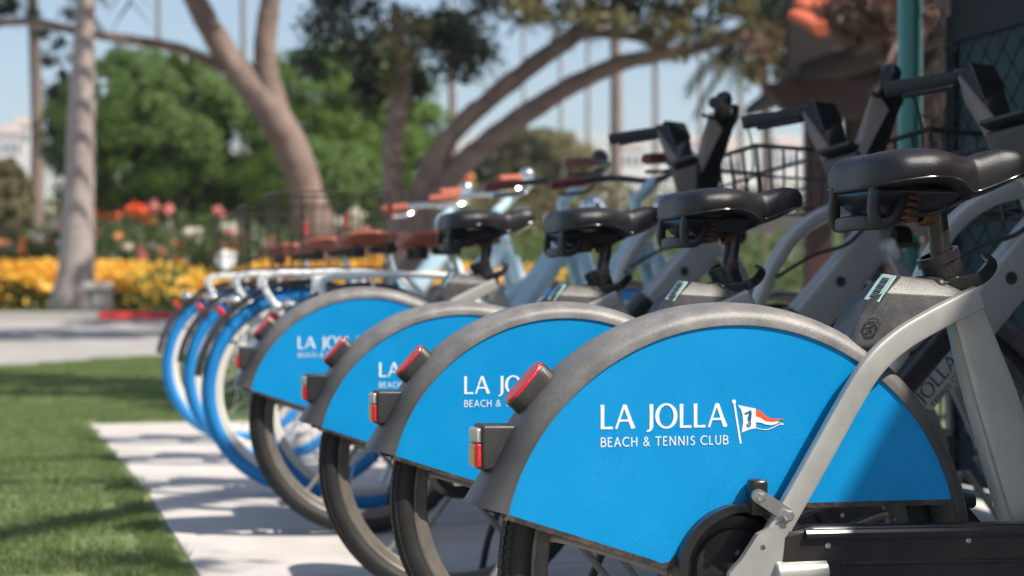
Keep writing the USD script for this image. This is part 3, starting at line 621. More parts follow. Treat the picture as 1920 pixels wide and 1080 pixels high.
        obj('grip_collar', S(tube([tuple(a_ - gd * .02), tuple(a_ + gd * .012)], .021, 14)), M['gloss'], gp)
        nl = np.array([gd[1], -gd[0], 0]) * -sd
        lv = obj('brake_lever', S(tube([tuple(a_ + [0, 0, -.015]), tuple(a_ + gd * .03 + nl * .035 + [0, 0, -.025]), tuple(a_ + gd * .13 + nl * .040 + [0, 0, -.028])], .006, 8)), M['gloss'], gp)
        if sd < 0: obj('bell', S(trimesh.creation.icosphere(2, .026).apply_translation(a_ + [.0, 0, .030])), M['gloss'], gp)
    for sd in (-1, 1):
        obj('brake_cable', S(tube([(1.02, sd * .15, 1.215), (1.10, sd * .16, 1.20), (1.17, sd * .10, 1.08), (1.15, sd * .04, .98), (1.09, sd * .03, .90)], .0032, 6)), M['black'], r)
    for x, z in ((.12, .372), (.12, .292), (.34, .372), (.56, .29)): obj('screw', cyl((x, -.0995, z), .0045, .005, 'y', 8, .001), M['steel'], case)
    # front basket of bars
    bc = np.array([1.27, 0, .92]); W, L_, Hh = .17, .14, .20
    bk = obj('front_basket', S(rbox(tuple(bc), (L_ * 2, W * 2, .008), .003)), M['black'], r)
    def ring(z, gx, gy, rr): return [(bc[0] - gx, -gy, z), (bc[0] + gx, -gy, z), (bc[0] + gx, gy, z), (bc[0] - gx, gy, z)]
    for zz, k_, rr in ((0.02, 1.0, .004), (.11, 1.06, .004), (Hh, 1.12, .007)):
        c = ring(bc[2] + zz, L_ * k_, W * k_, rr)
        for i in range(4): obj('basket_bar', S(tube([c[i], c[(i + 1) % 4]], rr, 8)), M['black'], bk)
    for i in range(4):
        c0_, c1_ = ring(bc[2], L_, W, 0), ring(bc[2] + Hh, L_ * 1.12, W * 1.12, 0)
        for t in np.linspace(0, 1, 6, endpoint=False):
            p = np.array(c0_[i]) * (1 - t) + np.array(c0_[(i + 1) % 4]) * t; q = np.array(c1_[i]) * (1 - t) + np.array(c1_[(i + 1) % 4]) * t
            obj('basket_bar', S(tube([tuple(p), tuple(q)], .0038 if t else .006, 6)), M['black'], bk)
    obj('head_lamp', S(cyl((1.155, 0, .88), .032, .06, 'x', 20)), M['gloss'], r)
    # crank and pedals
    cr = obj('crank', [cyl((.51, -.085, .30), .045, .012, 'y', 28), ptube([(.51, -.105, .30), (.60, -.108, .20)], .026, .012, .004)], M['gloss'], r)
    obj('pedal', rbox((.605, -.155, .195), (.09, .085, .022), .006), M['black'], cr)
    cr = obj('crank', ptube([(.51, .085, .30), (.42, .088, .40)], .026, .012, .004), M['gloss'], r)
    obj('pedal', rbox((.415, .135, .405), (.09, .085, .022), .006), M['black'], cr)
    obj('kickstand', tube([(.18, .10, .32), (.12, .16, .15), (.10, .20, .012)], .009, 8), M['black'], r)
    return r

GB = 'row of blue panelled electric bikes'
eb = make_ebike('nearest electric bike, its blue side panel with white lettering and pennant filling the right foreground', (.981, 2.55, 0), 0, GB)
e2 = make_ebike('second electric bike from the right, its letters cut off by the nearest bike', (1.015, 3.535, 0), 0, GB, .062)
dup(e2, 'electric_bike', (1.000, 4.343, 0), 0, 'third electric bike from the right, only the letters LA showing on its blue panel')
dup(e2, 'electric_bike', (.955, 5.364, .04), 0, 'furthest electric bike of the row, blurred, standing next to the blue tyred cruisers')

# ---------------------------------------------------------------- cruisers with blue tyres
def make_cruiser(label, loc, group, leather, bars, basket):
    r = thing('cruiser_bike', label, 'bicycle', loc, 0, group)
    R = .345; fx = 1.13
    add_wheel(r, 0, R, R, 'rear_', 18, 0, False, ('bluetyre', 'cream'), .055, True)
    obj('rear_hub', cyl((0, 0, R), .03, .12, 'y', 16), M['chrome'], r)
    fe = wheel_ring([(.352, -.036), (.366, -.034), (.372, -.015), (.372, .015), (.366, .034), (.352, .036), (.358, .03), (.366, .013), (.366, -.013), (.358, -.03)], 0, R, 40, math.radians(30), math.radians(172))
    fd = obj('rear_fender', fe, M['black'], r)
    rf = obj('reflector', rbox((-.275, 0, .60), (.02, .04, .055), .006, 8, (-.7, (0, 1, 0))), M['red'], r)
    obj('tail_lamp', hullpts([(-.245, 0, .645), (-.225, 0, .64)], .02, 10), M['chrome'], r)
    # rack
    rk = obj('rear_rack', [tube([(-.02, s, .735), (.15, s, .742), (.34, s, .730)], .0095, 10) for s in (-.055, .055)] + [tube([(x, -.055, .738), (x, .055, .738)], .007, 8, ref=(0, 0, 1)) for x in (.02, .12, .22, .32)], M['whitetube'], r)
    for s in (-.055, .055):
        obj('rack_leg', tube([(0, s, .735), (-.10, s, .733), (-.140, s, .715), (-.138, s, .675), (-.105, s * 1.1, .625), (-.08, s * 1.2, .585)], .0115, 10), M['whitetube'], rk)
        obj('rack_strut', tube([(.02, s, .73), (.01, s * 1.3, .55), (0, s * 1.35, .36)], .006, 8), M['whitetube'], rk)
        obj('rack_strut', tube([(.33, s, .725), (.40, s * .5, .66)], .010, 8), M['whitetube'], rk)
    obj('rack_knob', hullpts([(-.10, -.06, .62), (-.09, .06, .60)], .020, 10), M['whitetube'], rk)
    # frame
    obj('down_tube', tube([(.44, 0, .30), (.62, 0, .47), (.80, 0, .70), (.93, 0, .88)], [.040, .042, .046, .040], 14), M['ltblue'], r)
    obj('seat_tube', tube([(.30, 0, .72), (.44, 0, .30)], .020, 12), M['ltblue'], r)
    obj('top_tube', tube([(.35, 0, .58), (.55, 0, .56), (.78, 0, .72), (.92, 0, .86)], .018, 12), M['ltblue'], r)
    for s in (-1, 1):
        obj('chain_stay', tube([(0, s * .06, R), (.2, s * .05, .30), (.42, s * .03, .30)], .013, 10), M['bluetyre'], r)
        obj('seat_stay', tube([(0, s * .06, R), (.15, s * .045, .52), (.31, s * .02, .70)], .010, 10), M['bluetyre'], r)
    obj('kickstand', tube([(.16, .06, .31), (.10, .12, .12), (.06, .15, .012)], .010, 8), M['whitetube'], r)
    obj('chain_guard', hullpts([(.05, -.07, .36), (.05, -.07, .33), (.50, -.07, .38), (.54, -.07, .30), (.5, -.07, .24)], .006, 8), M['ltblue'], r)
    cr = obj('crank', [cyl((.44, -.08, .30), .07, .006, 'y', 28), ptube([(.44, -.095, .30), (.54, -.098, .20)], .022, .012, .004)], M['chrome'], r)
    obj('pedal', rbox((.55, -.14, .195), (.09, .08, .02), .006), M['black'], cr)
    # fork and front wheel, turned a little
    ax = np.array([-.32, 0, .947]); hd = np.array([.93, 0, .86])
    global AX, HEAD
    ka, kh = AX, HEAD; AX, HEAD = ax, hd
    sd_ = 16; S = lambda t: steer(t, sd_)
    add_wheel(r, fx, R, R, 'front_', 18, sd_, False, ('bluetyre', 'cream'), .055, True)
    obj('front_fender', S(wheel_ring([(.352, -.036), (.366, -.034), (.372, -.015), (.372, .015), (.366, .034), (.352, .036), (.366, .013), (.366, -.013)], fx, R, 40, math.radians(40), math.radians(170))), M['black'], r)
    for s in (-1, 1): obj('fork_leg', S(tube([tuple(hd + ax * -.06 + [0, s * .04, 0]), tuple(hd + ax * -.25 + [0, s * .05, 0]), (fx - .03, s * .055, R + .12), (fx, s * .055, R)], [.024, .022, .015, .012], 10)), M['ltblue'], r)
    obj('head_tube', tube([tuple(hd + ax * -.08), tuple(hd + ax * .09)], .028, 14), M['ltblue'], r)
    obj('stem', S(tube([tuple(hd + ax * .08), tuple(hd + ax * .13 + [.01, 0, 0]), (.93, 0, 1.01), (.975, 0, 1.05)], .021, 12)), M['ltblue'], r)
    obj('head_lamp', S(trimesh.creation.icosphere(3, .045).apply_translation((1.02, 0, .97))), M['chrome'], r)
    for s in (-1, 1):
        b = [(.975, 0, 1.05), (.985, s * .08, 1.065), (.955, s * .20, 1.09), (.87, s * .255, 1.085), (.80, s * .275, 1.075)]
        bar = obj('handlebar', S(tube(b, .0115, 10)), M['chrome'] if bars == 'chrome' else M['black'], r)
        gp = obj('hand_grip', S(tube([(.865, s * .256, 1.085), (.75, s * .29, 1.07)], .0175, 12)), M[leather], r)
        obj('brake_lever', S(tube([(.90, s * .25, 1.07), (.86, s * .24, 1.045), (.77, s * .26, 1.035)], .006, 8)), M['chrome'] if bars == 'chrome' else M['black'], gp)
    obj('bell', S(trimesh.creation.icosphere(2, .028).apply_translation((.955, -.16, 1.12))), M['chrome'] if bars == 'chrome' else M['black'], r)
    AX, HEAD = ka, kh
    # saddle
    V = []; stn = [(.12, .05, .85), (.14, .10, .872), (.20, .118, .880), (.26, .10, .876), (.31, .06, .870), (.36, .034, .872), (.41, .026, .872), (.43, .012, .862)]
    sad = hullpts([(x, y * w, z - .012) for x, w, z in stn[:5] for y in (-1, 1)] + [(x, 0, z - .02) for x, w, z in stn[:5]] + [(.2, y, .835) for y in (-.09, .09)], .012, 10)
    nose = hullpts([(x, y * w, z - .012) for x, w, z in stn[4:] for y in (-1, 1)] + [(.33, 0, .84)], .012, 10)
    sa = obj('saddle', [sad, nose], M['leather'], r, smooth=60)
    for s in (-1, 1):
        P = [(.17 + .02 * math.cos(t), s * .06 + .02 * math.sin(t), .835 - .0075 * t / 6.28) for t in np.linspace(0, 6.28 * 6, 90)]
        obj('coil_spring', sweep(np.array(P), circ(.004, 5), ref=(0, 0, 1)), M['black'], sa)
    obj('seat_post', tube([(.27, 0, .83), (.31, 0, .70)], .014, 10), M['chrome'], r)
    obj('saddle_clamp', rbox((.265, 0, .82), (.09, .06, .035), .01), M['black'], r)
    # wire basket on the rack
    if basket:
        bk = obj('wire_basket', [tube([(x, y, .752), (x2, y2, .752)], .003, 6) for x, y, x2, y2 in ((-.10, -.15, .24, -.15), (-.10, .15, .24, .15), (-.10, -.15, -.10, .15), (.24, -.15, .24, .15))], M['basketwire'], r)
        for zz, k_, rr in ((.82, 1.03, .0013), (.89, 1.06, .0013), (1.0, 1.1, .003)):
            c = [(.07 + sx_ * .17 * k_, sy * .15 * k_, zz) for sx_, sy in ((-1, -1), (1, -1), (1, 1), (-1, 1))]
            for i in range(4): obj('basket_wire', tube([c[i], c[(i + 1) % 4]], rr, 5), M['basketwire'], bk)
        for i in range(4):
            cs = [(-1, -1), (1, -1), (1, 1), (-1, 1)]; a, b = cs[i], cs[(i + 1) % 4]
            for t in np.linspace(0, 1, 9, endpoint=False):
                q = (a[0] * (1 - t) + b[0] * t, a[1] * (1 - t) + b[1] * t)
                obj('basket_wire', tube([(.07 + q[0] * .17, q[1] * .15, .752), (.07 + q[0] * .187, q[1] * .165, 1.0)], .0012 if t else .002, 5), M['basketwire'], bk)
        obj('basket_reflector', rbox((.27, -.10, .94), (.012, .03, .06), .004), M['red'], bk)
    return r
GC = 'row of light blue cruiser bikes'
ca = make_cruiser('nearest cruiser bike with maroon grips, mostly hidden behind the furthest electric bike', (1.03, 5.80, .058), GC, 'maroon', 'black', False)
cb = make_cruiser('rightmost of the three cruiser bikes whose blue rear tyres show together', (.905, 6.22, .072), GC, 'maroon', 'black', True)
cc = make_cruiser('middle one of the three cruiser bikes whose blue rear tyres show together', (.93, 7.27, .083), GC, 'leather', 'chrome', True)
dup(cc, 'cruiser_bike', (.92, 8.28, .088), 0, 'leftmost and last cruiser bike of the row, nearest to the street')
#END_BIKES
# ---------------------------------------------------------------- vegetation helpers
def leaves(C, size, rng, droop=.3, aspect=.55, out=None):
    """one small folded leaf (2 faces) per centre; with out given the leaves' upper sides face outwards"""
    n = len(C); nrm = lambda a: a / np.maximum(np.linalg.norm(a, axis=1, keepdims=True), 1e-9)
    nn = nrm(rng.normal(size=(n, 3)))
    if out is not None: nn = nrm(nn * .55 + out)
    d = rng.normal(size=(n, 3)); d[:, 2] -= droop * 2.2; d = nrm(d - nn * (d * nn).sum(1, keepdims=True)); s = np.cross(d, nn)
    L = (size * rng.uniform(.6, 1.3, n))[:, None]; W = L * aspect
    f = nn * L * .12
    v = np.stack([C, C + d * L * .5 + s * W * .5 - f, C + d * L - f, C + d * L * .5 - s * W * .5 - f], 1).reshape(-1, 3)
    i = np.arange(n)[:, None] * 4
    return trimesh.Trimesh(v, np.vstack([i + [0, 1, 2], i + [0, 2, 3]]), process=False)
def blob_points(cs, rs, n, rng, shell=.55):
    cs = np.array(cs, float); rs = np.array(rs, float); w = rs ** 2; k = rng.choice(len(cs), n, p=w / w.sum())
    d = rng.normal(size=(n, 3)); d /= np.linalg.norm(d, axis=1, keepdims=True)
    return cs[k] + d * (rs[k] * (shell + (1 - shell) * rng.random(n)) )[:, None] * [1, 1, .8], d
def limb(P, R, name, mt, root, k=12, n=14):
    P = smooth_path(P, n); k = max(k, 18)
    t = tube(P, R, k, straight=True, ref=(0, .6, .8)); v = t.vertices.copy(); m = len(P)
    r = np.interp(np.linspace(0, 1, m), np.linspace(0, 1, len(R)), R)
    c = np.repeat(P, k, 0); rad = v[:m * k] - c; rk = np.repeat(r, k)[:, None]
    q = meshkit.fbm(v[:m * k] * (1.1 / max(np.mean(R), .05)) * .45 + 7.3, 3) - .5
    fl = meshkit.noise(v[:m * k] * [7, 7, 1.2] / max(np.mean(R) * 4, .3)) - .5
    v[:m * k] = c + rad * (1 + .55 * q + .12 * fl)[:, None]
    t.vertices = v
    return obj(name, t, mt, root, smooth=60)
def rr_(px, d): return px * d / F
rng = np.random.default_rng(7)

# ---- palm nearest the street
D = 22.0
pm = thing('palm_tree', 'stout grey palm trunk standing on the verge beside the red kerb', 'palm tree')
py = [590, 560, 520, 470, 400, 300, 200, 100, 0, -150, -400]; pxs = [138, 139, 142, 144, 147, 150, 153, 157, 161, 166, 172]; wd = [98, 88, 70, 63, 58, 54, 50, 43, 36, 32, 26]
P = [at(a, b, D) for a, b in zip(pxs, py)]; P.insert(0, P[0] - [0, 0, .15]); W = [rr_(wd[0] / 2, D)] + [rr_(w / 2, D) for w in wd]
Pf = smooth_path(P, 9); Rf = np.interp(np.linspace(0, 1, len(Pf)), np.linspace(0, 1, len(W)), W) * (1 + .025 * np.sin(np.arange(len(Pf)) * 2.4))
obj('trunk', tube(Pf, Rf, 20, straight=True, ref=(1, 0, 0)), M['palmbark'], pm, smooth=60)
def palm_crown(root, top, L, n, rng, mt='frond', w=.045):
    fr = []; 
    for i in range(n):
        a = i * 2.4 + rng.uniform(-.2, .2); el = rng.uniform(-.5, 1.2)
        d = np.array([math.cos(a) * math.cos(el), math.sin(a) * math.cos(el), math.sin(el)]); t = np.linspace(0, 1, 9)[:, None]
        C = top + d * L * t + np.array([0, 0, -1]) * L * .55 * t ** 2.2
        fr.append(tube(C, [.02, .008], 4, straight=True, ref=(.3, .5, .8)))
        for k in range(1, 9):
            for s in (-1, 1):
                for q in (0, .5):
                    c = C[k] * (1 - q) + C[k - 1] * q; sd = np.cross(d, [0, 0, 1]); sd /= np.linalg.norm(sd) + 1e-6
                    e = c + sd * s * L * .26 * math.sin(.4 + 2.4 * k / 9) + d * L * .10 + [0, 0, -L * .14]
                    wv = d * w; v = np.array([c - wv, c + wv, e]); fr.append(trimesh.Trimesh(v, [[0, 1, 2]], process=False))
    obj('crown', trimesh.util.concatenate(fr), M[mt], root, smooth=False)
palm_crown(pm, at(173, -420, D), 2.4, 26, rng)
# pedestal / low concrete bench end beside the palm
pd = thing('concrete_bench', 'small pale concrete bench end beside the palm trunk at the kerb', 'bench')
c = at(186, 575, 21.4); c[2] = g(c[0], c[1])
obj('seat_slab', rbox((c[0] - .02, c[1], c[2] + .36), (.34, .4, .09), .02), M['kerb'], pd)
obj('pedestal', rbox((c[0] + .03, c[1], c[2] + .14), (.24, .30, .36), .03), M['kerb'], pd)

# ---- distant palms: trunk pixel x at top/bottom, y range, distance, width
far = [(58, 62, -60, 430, 34, 24, 'slim tall palm trunk left of the stout palm'),
       (293, 291, -200, 130, 60, 9, 'thin distant palm rising over the left of the round green tree'),
       (452, 450, -200, 110, 60, 10, 'thin distant palm rising over the right of the round green tree'),
       (845, 838, 60, 420, 45, 17, 'palm trunk just left of the two arching grey limbs'),
       (1150, 1142, -80, 400, 38, 24, 'thick distant palm trunk crossing behind the upper arching limb'),
       (980, 978, 40, 330, 95, 6, 'distant palm with its crown left of the arching limbs'),
       (1050, 1046, 75, 340, 100, 7, 'distant palm below the arching limbs, left of the thick trunk'),
       (1102, 1094, 60, 330, 110, 8, 'leaning distant palm just left of the thick palm trunk'),
       (1228, 1222, 90, 330, 90, 12, 'distant palm just right of the thick palm trunk'),
       (1312, 1306, 60, 330, 90, 9, 'distant palm above the leftmost bicycle handlebar'),
       (1388, 1378, 112, 330, 75, 11, 'short crowned distant palm right of the hazy opening'),
       (1430, 1424, 60, 420, 30, 20, 'brown palm trunk next to the timber house eave')]
for x0, x1, y0, y1, d, w, lab in far:
    r = thing('palm_tree', lab, 'palm tree')
    top, bot = at(x0, y0, d), at(x1, y1, d); b0 = bot.copy(); b0[2] = g(bot[0], bot[1]) - .1
    bot = b0 if b0[2] < bot[2] else bot
    obj('trunk', tube([bot, (top + bot) / 2 + RT * .1, top], [rr_(w * .62, d), rr_(w * .5, d), rr_(w * .40, d)], 10), M['farbark'], r, smooth=60)
    palm_crown(r, top, rr_(48, 60) if d > 50 else 1.3, 30, rng, w=.03)

# ---- round ficus and lime tree behind it
def dome_tree(name, label, cx, cy, rx, ry, d, mt, n, size, trunk_px, seed, depth=1.0):
    rg = np.random.default_rng(seed); r = thing(name, label, 'tree')
    base = at(trunk_px[0], trunk_px[1], d); base[2] = g(base[0], base[1])
    ctr = at(cx, cy, d); a, b = rr_(rx, d), rr_(ry, d)
    cs, rs = [], []
    for i in range(420):
        v = rg.normal(size=3); v /= np.linalg.norm(v)
        if v[2] < -.9: continue
        k = rg.uniform(.80, .96) if i % 4 else rg.uniform(.2, .7); rad = rg.uniform(.08, .15) * a
        p = ctr + RT * v[0] * a * k + np.array([math.sin(YAW), math.cos(YAW), 0]) * v[1] * a * depth * k + np.array([0, 0, 1]) * v[2] * b * k
        cs.append(p); rs.append(rad)
    C, dr = blob_points(cs, rs, n, rg, .6)
    out = C - ctr; out /= np.linalg.norm(out, axis=1, keepdims=True)
    obj('crown', leaves(C, size, rg, .45, .6, out), M[mt], r, smooth=False)
    fork = ctr - [0, 0, b * .35]
    for k in range(4):
        o = RT * (k - 1.5) * a * .10
        limb([base + o * .8 - [0, 0, .15], base + o * 1.6 + [0, 0, .3 * (fork[2] - base[2])], fork + o * 3], [a * .075, a * .055, a * .03], 'trunk', M['farbark'], r)
    return r
dome_tree('ficus_tree', 'large round bright green clipped tree behind the yellow flowers', 300, 262, 232, 178, 31, 'leaf_ficus', 70000, .085, (330, 470), 11)
dome_tree('ficus_tree', 'yellow green leafy tree directly right of the leaning twin trunk', 645, 245, 195, 175, 34, 'leaf_lime', 42000, .095, (690, 470), 12)
dome_tree('bushy_tree', 'low green bushes under the twin limbs between trunk and multi stem tree', 600, 360, 160, 95, 30, 'leaf_ficus', 20000, .08, (640, 470), 13)
dome_tree('bushy_tree', 'olive grey rounded tree seen below the arching limbs', 1000, 330, 135, 92, 40, 'leaf_olive', 26000, .10, (1000, 470), 14)
dome_tree('bushy_tree', 'dull ochre shrub at the left edge beside the slim palm', 10, 400, 55, 110, 29, 'leaf_olive', 10000, .08, (10, 480), 15)

# ---- leaning twin-trunk tree
D = 24.5
def px_limb(pts, d, name, mt, root, k=14, dd=None):
    P = [at(x, y, d + (dd[i] if dd else 0)) for i, (x, y, w) in enumerate(pts)]; R = [rr_(w / 2, d) for _, _, w in pts]
    return limb(P, R, name, mt, root, k)
t1 = thing('twin_trunk_tree', 'leaning bare pinkish tree trunk that forks into two limbs before the round tree', 'tree')
b0 = at(590, 470, D); 
px_limb([(600, 520, 80), (593, 455, 72), (574, 360, 64), (542, 270, 60), (506, 205, 62), (487, 170, 54)], D, 'trunk', M['bark'], t1)
px_limb([(512, 215, 60), (462, 150, 54), (425, 100, 50), (392, 48, 44), (358, -20, 40), (330, -120, 34), (300, -260, 26)], D, 'limb', M['bark'], t1)
px_limb([(520, 235, 56), (506, 160, 46), (497, 100, 42), (502, 40, 40), (512, -40, 36), (530, -200, 28)], D, 'limb', M['bark'], t1)
px_limb([(420, 128, 22), (385, 112, 20), (340, 92, 19), (280, 80, 18), (200, 68, 18), (130, 55, 17), (60, 40, 15), (-20, 46, 13), (-120, 70, 8)], D, 'limb', M['bark'], t1, 10, [0, .1, .1, 0, -.3, -.5, -.6, -.6, -.6])
rg = np.random.default_rng(21)
cs = [at(x, y, D - .5 + rg.uniform(-.4, .4)) for x, y in [(20, 10), (60, 25), (110, 80), (95, 110), (120, 140), (80, 60), (20, -10), (130, 20), (0, 20), (100, 170), (-30, 0), (140, 105)]]
C, _ = blob_points(cs, [rr_(20, D)] * len(cs), 900, rg, .2)
obj('crown', leaves(C, .085, rg, .5), M['leaf_dark'], t1, smooth=False)
# high crown above the picture
cs = [at(rg.uniform(150, 620), rg.uniform(-520, -230), D + rg.uniform(-1.5, 1.5)) for _ in range(36)]
C, _ = blob_points(cs, [.45] * len(cs), 9000, rg, .3); obj('crown', leaves(C, .14, rg, .4), M['leaf_dark'], t1, smooth=False)

# ---- multi-stem tree with arching limbs
D = 20.0
t2 = thing('arching_tree', 'multi stemmed grey tree whose two long limbs arch to the right', 'tree')
px_limb([(765, 560, 110), (768, 480, 96), (770, 410, 84), (775, 370, 70)], D, 'trunk', M['bark'], t2)
px_limb([(752, 430, 46), (738, 350, 42), (736, 290, 40), (742, 235, 36), (752, 180, 34), (752, 100, 28), (740, 10, 20)], D, 'limb', M['bark'], t2)
px_limb([(785, 420, 52), (800, 340, 46), (832, 275, 40), (880, 220, 36), (945, 165, 36), (1010, 115, 34), (1070, 70, 34), (1120, 40, 32), (1165, 5, 28), (1230, -60, 22)], D, 'limb', M['bark'], t2, 14, [0, 0, 0, -.1, -.2, -.3, -.4, -.5, -.6, -.8])
px_limb([(800, 430, 60), (835, 345, 48), (885, 292, 42), (955, 235, 40), (1030, 185, 38), (1110, 142, 34), (1180, 115, 31), (1260, 98, 26), (1340, 80, 22), (1400, 62, 18), (1500, 20, 12)], D, 'limb', M['bark'], t2, 14, [0, 0, 0, -.2, -.3, -.4, -.5, -.7, -.9, -1, -1.2])
px_limb([(1080, 62, 26), (1130, 62, 22), (1190, 68, 20), (1240, 84, 18)], D - .5, 'limb', M['bark'], t2, 10)
px_limb([(1235, 92, 24), (1262, 52, 26), (1290, 10, 28), (1310, -60, 26)], D - .6, 'limb', M['bark'], t2, 10)
rg = np.random.default_rng(22)
def cluster(root, spots, d, jit, n, size, mt, rad, seed, shell=.25, droop=.4):
    rg = np.random.default_rng(seed)
    cs = [at(x + rg.uniform(-12, 12), y + rg.uniform(-12, 12), d + rg.uniform(-jit, jit)) for x, y in spots]
    C, _ = blob_points(cs, [rr_(rad, d) * rg.uniform(.7, 1.3) for _ in cs], n, rg, shell)
    return obj('crown', leaves(C, size, rg, droop), M[mt], root, smooth=False)
sp = [(600, 15), (640, 40), (600, 60), (660, 90), (690, 20), (700, 120), (720, 60), (730, 150), (750, 20), (760, 100), (790, 60), (800, 140), (830, 20), (850, 90), (870, 130), (880, 40), (900, 90), (910, 10), (680, 150), (640, 0), (840, 60), (700, 180), (760, 170), (595, 95)]
cluster(t2, sp, D, 1.0, 5200, .085, 'leaf_dark', 46, 31)
cluster(t2, [(730, 60), (750, 110), (735, 140), (770, 40), (715, 95)], D - .8, .3, 500, .085, 'leaf_olive', 34, 35)
sp = [(rg.uniform(930, 1700), rg.uniform(-60, 40)) for _ in range(44)] + [(1090, 20), (1130, 10), (1190, 25), (1220, 50), (1290, 30), (1340, 40), (1360, 100), (1420, 40), (1440, 80), (1240, 20), (1290, 85)]
cluster(t2, sp, D - 1.0, .9, 3800, .085, 'leaf_dark', 38, 32)
sp2 = [(x + rg.uniform(-20, 20), y + 14) for x, y in sp if x < 1500]
cluster(t2, sp2, D - 1.6, .6, 1800, .08, 'leaf_olive', 26, 33)
sp = [(rg.uniform(700, 1900), rg.uniform(-420, -110)) for _ in range(60)]
cluster(t2, sp, D - .5, 1.6, 14000, .13, 'leaf_dark', 70, 34)

# ---- tree beyond the court fence, right of the picture: its boughs dapple the pad, the lawn and the street
t3 = thing('shade_tree', 'broad tree beyond the court fence whose boughs dapple the lawn and pad', 'tree')
b = ud(6.4, 8.2)
limb([b - [0, 0, .2], ud(6.3, 8.2, 2.2), ud(5.6, 8.1, 4.2)], [.32, .25, .2], 'trunk', M['bark'], t3)
limb([ud(6.0, 8.1, 3.4), ud(4.4, 8.8, 5.0), ud(2.2, 9.6, 5.6), ud(-.4, 10.2, 5.8)], [.18, .13, .09, .03], 'limb', M['bark'], t3)
limb([ud(6.0, 8.1, 3.4), ud(4.6, 6.6, 4.9), ud(3.4, 5.0, 5.2), ud(2.5, 3.6, 5.3), ud(1.8, 2.2, 5.2)], [.15, .14, .11, .085, .03], 'limb', M['bark'], t3)
limb([ud(4.2, 6.0, 5.0), ud(2.9, 5.8, 5.3), ud(1.6, 5.2, 5.5), ud(.6, 5.1, 5.6)], [.06, .045, .03, .015], 'limb', M['bark'], t3)
limb([ud(3.2, 4.6, 5.2), ud(2.3, 4.6, 5.4), ud(1.4, 4.2, 5.5)], [.04, .03, .012], 'limb', M['bark'], t3)
rg = np.random.default_rng(41); cs = []; rs = []
for _ in range(44): cs.append(ud(rg.uniform(-.6, 3.4), rg.normal(9.7, .7), rg.uniform(4.9, 6.2))); rs.append(rg.uniform(.2, .42))
C, _ = blob_points(cs, rs, 8000, rg, .2); obj('crown', leaves(C, .13, rg, .3), M['leaf_dark'], t3, smooth=False)
cs = [ud(rg.uniform(1.0, 3.4), rg.uniform(2.0, 5.6), rg.uniform(5.0, 5.8)) for _ in range(16)]
C, _ = blob_points(cs, [.26] * len(cs), 900, rg, .1); obj('crown', leaves(C, .10, rg, .3), M['leaf_dark'], t3, smooth=False)
# low outer boughs of the arching tree over the street
cs = [ud(rg.uniform(-1.8, 1.4), rg.normal(16.2, .45), rg.uniform(5.0, 6.0)) for _ in range(34)]
C, _ = blob_points(cs, [rg.uniform(.25, .45) for _ in cs], 9000, rg, .2); obj('crown', leaves(C, .13, rg, .3), M['leaf_dark'], t2, smooth=False)
limb([at(1165, 5, D - .6), ud(.6, 17.8, 5.2), ud(-1.0, 16.4, 5.5)], [.09, .07, .03], 'limb', M['bark'], t2)

# ---------------------------------------------------------------- lawn grass
def tuft_patch(size, n, h, seed):
    rg = np.random.default_rng(seed); p = np.c_[rg.uniform(0, size, (n, 2)), np.zeros(n)]
    a = rg.uniform(0, 6.28, n); w = .0016; H = h * rg.uniform(.5, 1.25, n); lean = rg.uniform(.15, .9, n) * H; b = rg.uniform(0, 6.28, n)
    s = np.c_[np.cos(a), np.sin(a), 0 * a] * w; L = np.c_[np.cos(b) * lean, np.sin(b) * lean, H]
    mid = p + L * [.35, .35, .6]; v = np.stack([p - s, p + s, mid + s * .8, mid - s * .8, p + L], 1).reshape(-1, 3)
    i = np.arange(n)[:, None] * 5
    return trimesh.Trimesh(v, np.vstack([i + [0, 1, 2], i + [0, 2, 3], i + [3, 2, 4]]), process=False)
def inst(name, protos, pts, idx, rots, mt, scales):
    pi = UsdGeom.PointInstancer.Define(stage, path_for(name))
    ps = []
    for k, pr in enumerate(protos):
        q = f'{pi.GetPath()}/grass_patch' + (f'_{k:03d}' if k else '')
        usdkit.mesh(stage, q, pr, mt); ps.append(Sdf.Path(q))
    pi.CreatePrototypesRel().SetTargets(ps)
    pi.CreatePositionsAttr(Vt.Vec3fArray.FromNumpy(np.array(pts, np.float32))); pi.CreateProtoIndicesAttr(Vt.IntArray.FromNumpy(np.array(idx, np.int32)))
    pi.CreateOrientationsAttr(Vt.QuathArray([Gf.Quath(math.cos(r / 2), 0, 0, math.sin(r / 2)) for r in rots]))
    pi.CreateScalesAttr(Vt.Vec3fArray.FromNumpy(np.array(scales, np.float32)))
    return tag(pi, 'short mown green lawn grass around the concrete pad', 'grass', kind='stuff')
S_ = .22
protos = [tuft_patch(S_, 420, .028, 50 + k) for k in range(4)]
for p in protos: p.apply_translation((-S_ / 2, -S_ / 2, 0))
pts, idx, rots, sc = [], [], [], []
rg = np.random.default_rng(51)
u_ = np.arange(-5.6, 1.6, S_ * .8); d_ = np.arange(4.2, 15.6, S_ * .8)
for u in u_:
    for d in d_:
        uu, dd = u + rg.uniform(-.05, .05), d + rg.uniform(-.05, .05)
        if dd > edge_d(uu) - .14 or abs(uu) > dd * .30 + .3: continue
        p = ud(uu, dd)
        if p[1] < 9.66 + .15 and p[0] > edge_x(p[1]) - .085: continue
        k = meshkit.noise(np.array([p[0] * 1.3, p[1] * 1.3, 0]))
        pts.append(p + [0, 0, -.012]); idx.append(rg.integers(0, 4)); rots.append(rg.integers(0, 4) * math.pi / 2); s = .75 + .4 * float(k); sc.append((1, 1, s))
